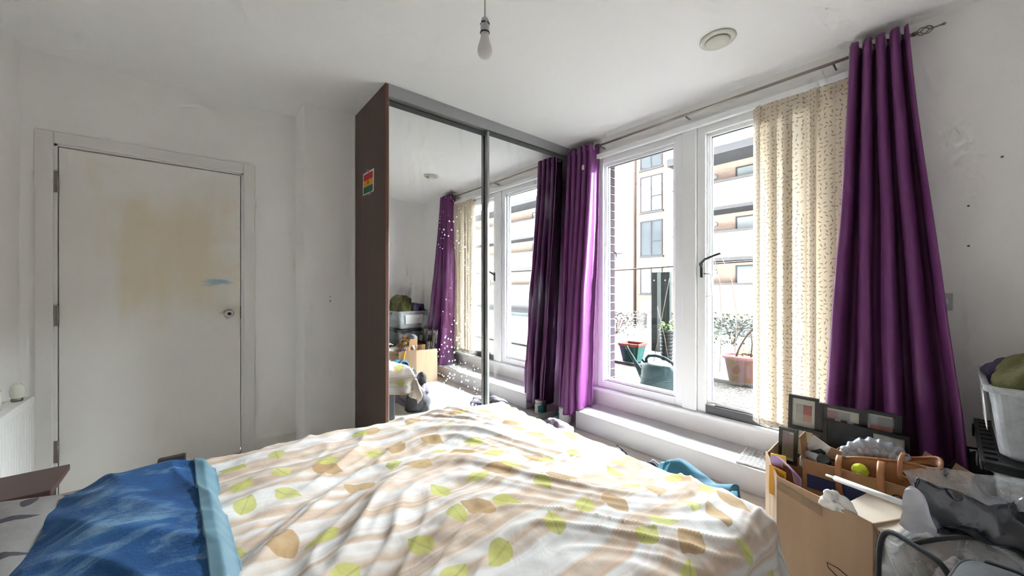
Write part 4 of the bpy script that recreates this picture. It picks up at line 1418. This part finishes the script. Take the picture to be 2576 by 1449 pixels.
hb_ = empty('holdall', (1.28, -.24, 0), 'charcoal grey holdall with black seams at the lower right corner', 'bag')
mh = Matrix.Translation((1.325, -.235, 0)) @ Matrix.Rotation(R(-8), 4, 'Z')


def hold(a, b):
    t_ = 2 * PI * a
    c_, s__ = math.cos(t_), math.sin(t_)
    # b runs from the floor up the side and over the top to the middle
    if b < .7: k, z = 1.0, lerp(.002, .485, b / .7)
    else:
        q = (b - .7) / .3; k, z = math.cos(q * PI / 2) ** .8 if q < 1 else 0., .485 + .045 * math.sin(q * PI / 2)
    bul = 1 + .03 * math.sin(PI * min(1, b / .7))
    x = math.copysign(abs(c_) ** .35, c_) * .175 * k * bul; y = math.copysign(abs(s__) ** .35, s__) * .245 * k * bul
    return mh @ Vector((x + .006 * nz(a * 9, b * 6, 1), y + .006 * nz(a * 8, b * 7, 4), z + .008 * nz(x * 14, y * 14, 2) * b))
MB().grid(hold, 96, 40).build('holdall_body', M['charcoal'], hb_, smooth=True)
for b__ in (.70, .62):
    MB().tube([hold(k / 96, b__) + Vector((0, 0, .002)) for k in range(96)], .0055, 8, closed=True).build('seam_piping', M['black_cloth'], hb_, smooth=True)
MB().tube([hold(.10 + .001 * k, .72 + .02 * k) + Vector((0, 0, .006)) for k in range(14)], .006, 8).build('seam_piping', M['black_cloth'], hb_, smooth=True)
MB().tube([mh @ Vector((-.08, -.10, .527)), mh @ Vector((-.04, -.09, .555)), mh @ Vector((.03, -.09, .560)), mh @ Vector((.08, -.10, .530))], .010, 10).build('grab_handle', M['black_cloth'], hb_, smooth=True)

zb = empty('clear_zip_bag', (1.55, .06, .0), 'clear vinyl zip bag with black piping holding brown folded cloth', 'bag')
# rounded upright bag next to the suitcase: body between two piped end panels
def zprof(k, s):
    t_ = 2 * PI * k / 48
    c_, s__ = math.cos(t_), math.sin(t_)
    return math.copysign(abs(c_) ** .42, c_) * s, math.copysign(abs(s__) ** .42, s__) * s
ax = Vector((.50, -.40, 0)).normalized()           # along the bag's length
ac = Vector((-ax.y, ax.x, 0))
o0 = Vector((1.545, .070, .238))
secs = []
for q in range(9):
    t_ = q / 8
    secs.append([o0 + ax * (t_ * .26) + ac * (zprof(k, 1)[0] * (.098 + .012 * math.sin(PI * t_))) + Vector((0, 0, zprof(k, 1)[1] * (.222 + .014 * math.sin(PI * t_)))) for k in range(48)])
vs = [p + Vector((.004 * nz(p.x * 30, p.y * 30, p.z * 30),) * 3) for r_ in secs for p in r_]
fs = [(i * 48 + k, i * 48 + (k + 1) % 48, (i + 1) * 48 + (k + 1) % 48, (i + 1) * 48 + k) for i in range(8) for k in range(48)]
fs += [tuple(range(48)), tuple(8 * 48 + k for k in range(47, -1, -1))]
MB().add(vs, fs).build('vinyl_body', M['vinyl'], zb, smooth=True)
MB().tube([p + ac * 0 for p in secs[0]], .0075, 8, closed=True).build('piping', M['black_cloth'], zb, smooth=True)
MB().tube(secs[-1], .0075, 8, closed=True).build('piping', M['black_cloth'], zb, smooth=True)
MB().tube([secs[q][12] + Vector((0, 0, .004)) for q in range(9)], .006, 8).build('zip', M['black_cloth'], zb, smooth=True)
inn = heap('folded_contents', (o0.x + ax.x * .13, o0.y + ax.y * .13, .03), (.19, .16, .37), M['brown_cloth'], 3.7, .16, 2.8, parent=zb)
ring_c = secs[0][30]
m = Matrix.Translation(o0 + ax * .07 - ac * .108 + Vector((0, 0, .10))) @ (-ac).to_track_quat('Z', 'Y').to_matrix().to_4x4()
MB().tube([m @ Vector((.060 * math.cos(t_), .042 * math.sin(t_), 0)) for t_ in [PI * .25 + 1.45 * PI * k / 30 for k in range(31)]], .010, 10).build('white_ring', M['white_plastic'], zb, smooth=True)

# film-wrapped black garment bag on top of the suitcase
gb = empty('garment_bag', (1.75, -.06, .47), 'black garment in clear plastic film slumped over the suitcase', 'bag')
GP = [[(1.640, .075, .600), (1.720, .020, .570), (1.80, -.06, .560), (1.90, -.15, .555), (2.00, -.30, .545)],
      [(1.635, .065, .555), (1.690, -.005, .565), (1.765, -.085, .555), (1.85, -.20, .560), (1.95, -.33, .545)],
      [(1.640, .045, .490), (1.665, -.035, .515), (1.720, -.120, .530), (1.78, -.22, .540), (1.87, -.36, .535)],
      [(1.665, .025, .470), (1.665, -.050, .480), (1.690, -.140, .490), (1.72, -.25, .505), (1.80, -.40, .50)],
      [(1.70, .00, .475), (1.68, -.06, .472), (1.685, -.15, .475), (1.70, -.26, .478), (1.77, -.41, .48)]]
sheet(GP, 110, 80, M['shiny_black'], 'black_garment', gb, .006, 7, .022, 15)
FP = [[tuple(Vector(p) + Vector((.03, .02, .050 - .012 * r_))) for p in row_] for r_, row_ in enumerate(GP[:3])]
FP[0][0] = (1.655, .095, .628); FP[1][0] = (1.630, .075, .590)
sheet(FP, 70, 36, M['film'], 'clear_film', gb, 0, 2, .012, 8)
heap('garment_filling', (1.82, -.16, .470), (.26, .30, .08), M['black_cloth'], 1.9, .1, parent=gb, sub=4)
cbg = sheet([[(1.60, .100, .470), (1.605, .060, .465), (1.62, .030, .468)], [(1.600, .098, .52), (1.598, .065, .515), (1.612, .035, .50)], [(1.612, .092, .560), (1.612, .072, .555), (1.622, .045, .53)], [(1.628, .082, .585), (1.632, .070, .582), (1.640, .052, .55)]], 40, 40, M['white_bag'], 'carrier_bag', None, .002, 9, .012, 22)
tag(cbg, 'white crumpled carrier bag between the zip bag and the black garment', 'bag')

# ------------------------------------------------------------------ stacked storage bins
def storage_bin(z0, z1, u0, u1, v0, v1, label, lid_over, lid=True):
    e = empty('storage_bin', ((u0 + u1) / 2, (v0 + v1) / 2, z0), label, 'storage bin', 'storage bins stacked in the corner')
    tp = .035

    def loop(z, ins, rad=.035):
        pts = []
        a0, a1, b0, b1 = u0 + ins, u1 - ins, v0 + ins, v1 - ins
        for (cx, cy, st_) in ((a1 - rad, b1 - rad, 0), (a0 + rad, b1 - rad, 90), (a0 + rad, b0 + rad, 180), (a1 - rad, b0 + rad, 270)):
            for q in range(5):
                an = R(st_ + q * 22.5)
                pts.append((cx + rad * math.cos(an), cy + rad * math.sin(an), z))
        return pts
    L_ = [loop(z0 + .001, tp + .02), loop(z0 + .012, tp + .006), loop(lerp(z0, z1, .75), .022), loop(z1 - .022, .018), loop(z1 - .022, .004), loop(z1 - .004, .0), loop(z1, .004), loop(z1 - .003, .018), loop(lerp(z0, z1, .75), .026), loop(z0 + .016, tp + .012)]
    n_ = len(L_[0])
    vs = [p for l_ in L_ for p in l_]
    fs = [(i * n_ + k, i * n_ + (k + 1) % n_, (i + 1) * n_ + (k + 1) % n_, (i + 1) * n_ + k) for i in range(len(L_) - 1) for k in range(n_)]
    fs += [tuple(range(n_)), tuple((len(L_) - 1) * n_ + k for k in range(n_))]
    MB().add(vs, fs).build('bin_body', M['bin'], e, smooth=False)
    if lid:
        ld = empty('lid', ((u0 + u1) / 2, (v0 + v1) / 2, z1)); ld.parent = e; ld.location = (0, 0, z1 - z0)
        MB().box(u0 - lid_over, u1 + lid_over, v0 - lid_over, v1 + lid_over, z1 + .001, z1 + .014).build('lid_plate', M['black_plastic'], ld, bevel=.005)
        rimm = MB()
        o_ = lid_over
        for (x0, x1, y0, y1) in ((u0 - o_, u1 + o_, v0 - o_, v0 - o_ + .008), (u0 - o_, u1 + o_, v1 + o_ - .008, v1 + o_), (u0 - o_, u0 - o_ + .008, v0 - o_ + .008, v1 + o_ - .008), (u1 + o_ - .008, u1 + o_, v0 - o_ + .008, v1 + o_ - .008)):
            rimm.box(x0, x1, y0, y1, z1 - .012, z1 + .018)
        rimm.build('lid_rim', M['black_plastic'], ld, bevel=.003)
        for k in range(9):
            x = lerp(u0 + .05, u1 - .05, k / 8)
            MB().box(x - .008, x + .008, v1 + o_ - .040, v1 + o_ - .012, z1 + .014, z1 + .020).build('lid_rib', M['black_plastic'], ld)
        for x in (u0 + .10, u1 - .10):
            MB().box(x - .03, x + .03, v1 + o_, v1 + o_ + .006, z1 - .03, z1 + .012).build('clip', M['black_plastic'], e, bevel=.003)
    return e
BU_, BU2 = 2.055, 2.40
b3 = storage_bin(.001, .320, 2.03, 2.40, -.60, -.085, 'clear storage bin with a black lid, lowest of the corner stack', .012)
b2 = storage_bin(.340, .580, 2.05, 2.66, -.60, -.075, 'clear storage bin with a black lid, middle of the corner stack', .014)
b1 = storage_bin(.600, .850, 2.06, 2.60, -.58, -.065, 'open clear storage bin holding knitwear, topmost of the corner stack', .012, lid=False)
heap('dark_contents', (2.35, -.33, .345), (.40, .36, .18), M['mauve'], 2.9, .1, parent=b2, sub=4)
heap('dark_contents', (2.21, -.34, .010), (.26, .36, .27), M['dark_grey'], 4.9, .1, parent=b3, sub=4)
heap('dark_contents', (2.32, -.33, .618), (.40, .36, .17), M['dark_grey'], 7.9, .1, parent=b1, sub=4)
MB().prism([(2.17, -.082, .675), (2.42, -.082, .675), (2.425, -.074, .80), (2.165, -.074, .80)], (0, .002, 0)).build('paper_label', M['white_paper'], b1)
tag(heap('navy_knitwear', (2.40, -.245, .800), (.32, .30, .15), M['navy_knit'], 5.2, .42, 1.9), 'dark indigo knitted garment sticking out of the top storage bin', 'clothing')
tag(heap('olive_knitwear', (2.24, -.36, .790), (.34, .44, .27), M['olive'], 8.8, .42, 2.3), 'olive green knitted garment piled on the top storage bin', 'clothing')
# added lump standing in for the dark lower side of the right curtain
bb = empty('dark_curtain_lump', (2.46, -.03, .149), 'added dark lump for the dark foot of the right curtain', 'bag')
heap('lump_body', (2.555, -.075, .149), (.22, .24, .33), M['black_cloth'], 6.6, .12, 2.2, parent=bb, sub=5)
MB().tube([(2.53, -.05, .45), (2.52, -.04, .50), (2.53, -.09, .50), (2.54, -.09, .45)], .007, 8).build('lump_loop', M['black_cloth'], bb, smooth=True)

# ------------------------------------------------------------------ wall socket and wall plugs
so = empty('wall_socket', (UW - .006, .04, 1.08), 'white single wall socket plate at the edge of the right curtain', 'socket')
MB().box(UW - .009, UW - .0005, -.002, .085, 1.076, 1.162).build('plate', plain('grey_white_plate', (.55, .55, .52), .4), so, bevel=.004)
MB().box(UW - .0125, UW - .009, .012, .026, 1.108, 1.130).build('rocker', M['white_plastic'], so, bevel=.001)
for i, (v_, z_, c_, lab) in enumerate(((-.143, 1.768, M['brown_cloth'], 'brown plugged screw hole highest on the right wall'), (-.048, 1.565, plain('blue_plug', (.12, .22, .34), .6), 'blue wall plug in the wall right of the curtain'), (-.048, 1.379, plain('grey_plug', (.12, .16, .20), .6), 'small grey wall plug below the blue one'))):
    m = Matrix.Translation((UW - .001, v_, z_)) @ Matrix.Rotation(R(-90), 4, 'Y')
    p = MB().lathe([(0, .0025), (.0025, .0025), (.0035, .0015), (.0045, 0)], None, 12, m).build('wall_plug', c_, smooth=True)
    tag(p, lab, 'wall plug')
for i, (u_, z_, r_) in enumerate(((.737, 1.085, .0055), (.736, 1.117, .004))):
    m = Matrix.Translation((u_, VP - .0005, z_)) @ Matrix.Rotation(R(90), 4, 'X')
    p = MB().lathe([(0, .0015), (r_ * .6, .002), (r_, 0)], None, 12, m).build('screw_cap', M['brass_dark'], smooth=True)
    tag(p, ('larger lower screw head on the wall beside the wardrobe', 'smaller upper screw head on the wall beside the wardrobe')[i], 'screw')

# ------------------------------------------------------------------ outside: terrace, pots, opposite block
TZ = .265
struct('floor_outside', MB().box(UW + WT, 3.86, -12, 14, TZ - .3, TZ), M['gravel'])
struct('floor_paving', MB().box(3.93, 7.6, -12, 14, TZ - .3, TZ + .005), M['paving'])
struct('trim_3', MB().box(3.861, 3.929, -12, 14, TZ - .3, TZ + .028), M['coping'])
struct('floor_courtyard', MB().box(7.61, 60, -40, 60, -2.5, -2.3), M['paving'])

# watering can
wcn = empty('watering_can', (3.10, 1.66, TZ), 'dark green plastic watering can outside the left window', 'watering can')
wx, wy = 3.09, 1.675


def oval(z, ru, rv, oy=0.):
    return [(wx + ru * math.cos(2 * PI * k / 32), wy + oy + rv * math.sin(2 * PI * k / 32), z) for k in range(32)]
Ls = [oval(TZ + .001, .085, .150), oval(TZ + .012, .095, .160), oval(TZ + .05, .098, .160), oval(TZ + .11, .098, .155), oval(TZ + .125, .096, .152), oval(TZ + .20, .092, .143, .004), oval(TZ + .235, .080, .128, .006), oval(TZ + .245, .05, .09, .008)]
vs = [p for l_ in Ls for p in l_]
fs = [(i * 32 + k, i * 32 + (k + 1) % 32, (i + 1) * 32 + (k + 1) % 32, (i + 1) * 32 + k) for i in range(len(Ls) - 1) for k in range(32)]
fs += [tuple(range(31, -1, -1)), tuple((len(Ls) - 1) * 32 + k for k in range(32))]
MB().add(vs, fs).build('can_body', M['green_plastic'], wcn, smooth=True)
hp = [(wx, wy + .105, TZ + .225), (wx, wy + .110, TZ + .275), (wx, wy + .085, TZ + .305), (wx, wy + .02, TZ + .315), (wx, wy - .06, TZ + .305), (wx, wy - .13, TZ + .275), (wx, wy - .175, TZ + .225), (wx, wy - .190, TZ + .15), (wx, wy - .180, TZ + .08), (wx, wy - .145, TZ + .035)]
MB().tube(hp, .0135, 12).build('handle', M['green_plastic'], wcn, smooth=True)
MB().tube([(wx, wy + .13, TZ + .10), (wx, wy + .175, TZ + .165), (wx, wy + .225, TZ + .235), (wx, wy + .29, TZ + .325), (wx, wy + .315, TZ + .36)], [.036, .026, .017, .012, .014], 14).build('spout', M['green_plastic'], wcn, smooth=True)
MB().tube([(wx, wy + .125, TZ + .235), (wx, wy + .150, TZ + .262)], .010, 10).build('filler_lip', M['green_plastic'], wcn, smooth=True)
for zz, rr in ((TZ + .118, .0),):
    MB().tube([(p[0] * 1.0, p[1], p[2]) for p in oval(zz, .099, .157)], .004, 6, closed=True).build('moulding', M['green_plastic'], wcn, smooth=True)

# square planter
sq = empty('square_planter', (3.93, 2.50, TZ), 'square green planter with a faded red rim behind the watering can', 'planter')
def sqbox(z0, z1, h0, h1, cx, cy, name, mat, t_=.012):
    m = MB()
    for s in range(4):
        an = s * PI / 2
        rot = Matrix.Translation((cx, cy, 0)) @ Matrix.Rotation(an + R(8), 4, 'Z')
        m.prism([rot @ Vector((h0, -h0, z0)), rot @ Vector((h0, h0, z0)), rot @ Vector((h1, h1, z1)), rot @ Vector((h1, -h1, z1))], rot.to_3x3() @ Vector((-t_, 0, 0)))
    return m.build(name, mat, sq)
sqbox(TZ + .03, TZ + .22, .085, .118, 4.02, 2.50, 'planter_body', M['green_planter'])
sqbox(TZ + .215, TZ + .245, .126, .130, 4.02, 2.50, 'planter_rim', M['red_rim'], .02)
MB().box(3.93, 4.11, 2.41, 2.59, TZ + .028, TZ + .033).build('base_plate', M['green_planter'], sq)
MB().box(3.95, 4.09, 2.43, 2.57, TZ + .006, TZ + .0275).build('foot', M['blackpot'], sq)


def leaf_mesh(p, d_, ln, wd, up=.25):
    d_ = Vector(d_).normalized(); p = Vector(p)
    s_ = d_.cross(Vector((0, 0, 1)))
    if s_.length < .1: s_ = Vector((1, 0, 0))
    s_.normalize()
    c0 = p; c1 = p + d_ * ln * .5 + Vector((0, 0, ln * up * .3)); c2 = p + d_ * ln - Vector((0, 0, ln * up * .4))
    return [c0, c1 + s_ * wd / 2, c2, c1 - s_ * wd / 2, c1 - Vector((0, 0, wd * .15))]


def foliage(mb, c, rad, h, n, ln, wd, seed):
    rnd = random.Random(seed)
    for _ in range(n):
        an = rnd.uniform(0, 2 * PI); r_ = rad * rnd.random() ** .5; z = rnd.uniform(0, h)
        p = (c[0] + r_ * math.cos(an), c[1] + r_ * math.sin(an), c[2] + z)
        d_ = (math.cos(an + rnd.uniform(-.8, .8)), math.sin(an + rnd.uniform(-.8, .8)), rnd.uniform(-.2, .9))
        q = leaf_mesh(p, d_, ln * rnd.uniform(.6, 1.2), wd * rnd.uniform(.7, 1.2))
        mb.add(q, [(0, 1, 4), (0, 4, 3), (1, 2, 4), (4, 2, 3)])
    return mb

# maroon pot with a leggy plant
mp = empty('potted_plant', (3.86, 1.25, TZ), 'maroon plastic flower pot with a bare brown stem outside the right window', 'plant pot')
px_, py_ = 3.92, 1.275
pz = TZ + .030
MB().lathe([(0, pz), (.108, pz), (.115, pz + .01), (.150, pz + .215), (.152, pz + .222)], (px_, py_, 0), 36).build('pot', M['maroon'], mp, smooth=True)
MB().lathe([(.150, pz + .215), (.168, pz + .218), (.172, pz + .236), (.168, pz + .250), (.152, pz + .250), (.146, pz + .236), (.146, pz + .215)], (px_, py_, 0), 36).build('pot_rim', M['pink_rim'], mp, smooth=True)
MB().lathe([(.145, pz + .222), (.10, pz + .232), (0, pz + .236)], (px_, py_, 0), 24).build('soil', M['soil'], mp, smooth=True)
MB().tube([(px_ - .02, py_ + .05, pz + .23), (px_ - .02, py_ + .02, pz + .32), (px_ - .02, py_ - .03, pz + .42), (px_ - .02, py_ - .10, pz + .52), (px_ - .02, py_ - .20, pz + .62), (px_, py_ - .30, pz + .68)], [.009, .009, .008, .007, .006, .004], 8).build('stem', M['stem'], mp, smooth=True)
MB().tube([(px_ + .03, py_ - .06, pz + .23), (px_ + .03, py_ - .07, pz + .36), (px_ + .02, py_ - .06, pz + .48)], [.007, .006, .004], 8).build('stem', M['stem'], mp, smooth=True)
foliage(MB(), (px_, py_ - .04, pz + .245), .10, .05, 26, .065, .03, 4).build('low_foliage', M['leaf_y'], mp)
foliage(MB(), (px_ - .02, py_ - .09, pz + .50), .03, .06, 5, .05, .025, 6).build('stem_leaf', M['leaf_y'], mp)


def ribbed_pot(name, label, c, rad, h, nr, mat, leafmat, seed, lean=0., lh=.16, ll=.10):
    e = empty(name, c, label, 'plant pot')
    prof = [(0, .0), (rad * .8, 0)]
    for k in range(nr):
        z0 = h * k / nr; z1 = h * (k + 1) / nr
        r0 = rad * (.86 + .14 * k / nr)
        prof += [(r0 * .90, z0 + .004), (r0 * .90, lerp(z0, z1, .55)), (r0, lerp(z0, z1, .65)), (r0, z1 - .002)]
    prof += [(rad * .85, h), (rad * .8, h - .02), (0, h - .02)]
    MB().lathe([(r_, z + c[2]) for r_, z in prof], (c[0], c[1], 0), 28).build('pot', mat, e, smooth=False)
    foliage(MB(), (c[0], c[1], c[2] + h), rad * .8, lh, 40, ll, ll * .55, seed).build('foliage', leafmat, e)
    rnd = random.Random(seed)
    for k in range(4):
        a = rnd.uniform(0, 6.28)
        MB().tube([(c[0], c[1], c[2] + h - .03), (c[0] + rad * .3 * math.cos(a), c[1] + rad * .3 * math.sin(a), c[2] + h + lh * .6)], .003, 6).build('stalk', M['leaf_dull'], e)
    return e
ribbed_pot('ribbed_pot', 'tall stack of black ribbed pots with a bright green plant behind the watering can', (4.50, 2.32, TZ + .006), .085, .36, 8, M['blackpot'], M['leaf'], 3, lh=.10, ll=.06)
ribbed_pot('ribbed_pot', 'grey ribbed pot with bright leaves left of the maroon flower pot', (4.0, 1.66, TZ + .006), .11, .30, 7, M['greypot'], M['leaf'], 5, lh=.22, ll=.11)

# dark green boards
gp = empty('green_board', (4.97, 2.65, TZ), 'upright dark green boards with a pale edge standing on the terrace', 'board')
for i, (v0, v1, ua, ub) in enumerate(((2.700, 2.790, 4.97, 5.03), (2.520, 2.645, 4.97, 5.03))):
    bo = MB().box(ua, ub, v0, v1, TZ + .006, 1.395).build('board', M['post_green'], gp, bevel=.003)
    m = Matrix.Translation((ua - .001, (v0 + v1) / 2, 1.28)) @ Matrix.Rotation(R(-90), 4, 'Y')
    MB().lathe([(.010, 0), (.010, .003), (0, .004)], None, 14, m).build('screw', M['chrome'], bo)
MB().prism([(4.965, 2.645, TZ + .006), (4.965, 2.700, TZ + .006), (4.965, 2.700, 1.37), (4.965, 2.685, 1.40), (4.965, 2.645, 1.40)], (.03, 0, 0)).build('edge_strip', M['post_edge'], gp)

# low hedge clumps and dry climber
for i, (x, y, r_, h, mt_, lab) in enumerate(((6.1, 4.15, .55, .42, 'leaf_dull', 'low clipped dull green shrub far left on the terrace'), (6.5, 2.25, .50, .48, 'leaf_dull', 'low dull green shrub behind the maroon flower pot'), (6.8, 3.30, .45, .40, 'leaf_dull', 'low grey-green shrub behind the dark green boards'))):
    e = empty('shrub', (x, y, TZ), lab, 'shrub')
    foliage(MB(), (x, y, TZ + .02), r_, h, 700, .075, .035, 20 + i).build('foliage', M[mt_], e)
    for k in range(5):
        a = k * 1.3
        MB().tube([(x, y, TZ + .005), (x + .3 * r_ * math.cos(a), y + .3 * r_ * math.sin(a), TZ + h * .7)], .008, 6).build('branch', M['stem'], e)
cm = empty('dry_climber', (4.3, 1.75, TZ), 'thin dry climbing stems rising behind the grey ribbed pot', 'plant')
for pts in ([(4.3, 1.62, TZ + .006), (4.3, 1.60, .8), (4.3, 1.62, 1.25), (4.3, 1.70, 1.6)], [(4.35, 1.50, TZ + .006), (4.35, 1.47, .9), (4.35, 1.52, 1.25), (4.35, 1.66, 1.62)], [(4.3, 2.38, TZ + .006), (4.3, 2.30, .7), (4.3, 2.22, 1.1), (4.3, 2.18, 1.3)], [(4.25, 2.16, TZ + .006), (4.25, 2.22, .6), (4.25, 2.31, .95)]):
    MB().tube(pts, .004, 6).build('stem', M['grey_stem'], cm, smooth=True)

# cable across the terrace, camera bracket
ca = empty('cable', (6.0, 2.5, TZ), 'thin brown cable stretched across the terrace between two posts', 'cable')
MB().tube([(6.0, 9.0, 1.42), (6.0, 4.0, 1.50), (6.0, 0., 1.60), (6.0, -4., 1.70)], .012, 8).build('wire', M['cable'], ca, smooth=True)
for v_, h in ((9.0, 1.46), (-4.0, 1.75)):
    MB().tube([(6.0, v_, TZ + .004), (6.0, v_, h)], .025, 10).build('post', M['cable'], ca, smooth=True)
sb = empty('bracket_lamp', (2.90, 2.02, 1.4), 'small black bracket lamp on the outside brick wall', 'lamp')
MB().tube([(UW + WT + .006, 2.03, 1.452), (2.97, 2.03, 1.452), (2.985, 2.03, 1.46), (2.985, 2.03, 1.50)], .006, 8).build('arm', M['black_metal'], sb, smooth=True)
MB().box(2.955, 3.06, 2.01, 2.05, 1.50, 1.515).build('lamp_head', M['black_metal'], sb, bevel=.003)

# opposite block of flats
FU = 22.5
ob_ = empty('apartment_block', (23, 5, -2.3), 'buff brick apartment block with balconies across the courtyard', 'building')
MB().box(FU, FU + 6, 10.4, 34, -.45, 11.6).build('wall', M['brick'], ob_)
MB().box(FU - .02, FU + 6, 10.4, 34, -2.3, -.45).build('base_wall', M['brick_dark'], ob_)
MB().box(FU, FU + 6, -32, 10.4, -2.3, 8.1).build('wall', M['brick'], ob_)
MB().box(20.6, FU + 6.3, -32, 10.6, 8.1, 8.5).build('roof', M['coping'], ob_)
for (z0, z1) in ((5.42, 6.70), (2.72, 4.03), (-.42, 1.28)):
    p = MB().box(21.0, 21.25, -32, 10.4, z0, z1).build('balcony_parapet', M['brick'], ob_)
    MB().box(20.93, 21.32, -32, 10.48, z1, z1 + .11).build('coping', M['coping'], p)
    MB().box(20.96, FU - .01, -32, 10.40, z0 - .17, z0 - .001).build('slab', M['coping'], p)
    MB().box(21.25, FU - .01, 10.16, 10.4, z0, z1).build('end_wall', M['brick'], p)
MB().box(21.9, 22.49, -32, 10.0, -2.3, -.62).build('ground_floor_front', M['farglass'], ob_)
MB().box(21.7, 22.49, -32, 10.2, -1.1, -.60).build('fascia', M['coping'], ob_)


def fwin(v0, v1, z0, z1, u, split, paneM, paneM2=None, trans=True):
    wv = MB()
    fw = .07
    for (a0, a1, b0, b1) in ((v0, v0 + fw, z0, z1), (v1 - fw, v1, z0, z1), (v0 + fw, v1 - fw, z0, z0 + fw), (v0 + fw, v1 - fw, z1 - fw, z1), (split - fw / 2, split + fw / 2, z0 + fw, z1 - fw)):
        wv.box(u - .06, u, a0, a1, b0, b1)
    if trans:
        zm = lerp(z0, z1, .42)
        wv.box(u - .06, u, v0 + fw, split - fw / 2, zm - fw / 2, zm + fw / 2)
    f = wv.build('window', M['winframe'], ob_)
    MB().box(u - .03, u - .005, v0 + fw, split - fw / 2, z0 + fw, z1 - fw).build('pane', M[paneM2 or paneM], f)
    MB().box(u - .03, u - .005, split + fw / 2, v1 - fw, z0 + fw, z1 - fw).build('pane', M[paneM], f)
    MB().box(u - .12, u, v0 - .08, v1 + .08, z0 - .10, z0).build('sill', M['coping'], f)
for (z0, z1, pm) in ((8.9, 11.2, 'farglass'), (6.08, 8.42, 'blindpane'), (3.18, 5.50, 'farglass'), (.72, 2.48, 'blindpane')):
    fwin(11.86, 13.40, z0, z1, FU - .001, 12.62, pm)
    fwin(17.4, 18.9, z0, z1, FU - .001, 18.2, pm)
for (z0, z1, pm) in ((6.3, 7.72, 'blindpane'), (3.6, 5.02, 'blindpane'), (.9, 2.36, 'farglass')):
    for v0 in (4.2, -3.6, -11.4, -19.2):
        fwin(v0, v0 + 3.45, z0, z1, FU - .001, v0 + 1.75, pm, trans=False)
for z_ in (7.45, 4.74, 2.03):
    for v0 in (8.70, .9, -6.9):
        m = Matrix.Translation((FU - .001, v0, z_)) @ Matrix.Rotation(R(-90), 4, 'Y')
        MB().lathe([(.13, 0), (.13, .05), (.10, .09), (0, .10)], None, 24, m).build('bulkhead_light', M['blindpane'], ob_, smooth=True)
MB().tube([(FU - .06, 13.80, -2.3), (FU - .06, 13.80, 11.6)], .09, 12).build('drainpipe', M['cable'], ob_, smooth=True)
MB().box(FU - .03, FU - .021, 11.95, 12.95, -2.3, -.75).build('entrance_door', plain('brown_door', (.045, .021, .013), .6), ob_)
MB().box(FU - .05, FU - .021, 12.95, 13.15, -2.3, -.60).build('door_post', M['coping'], ob_)
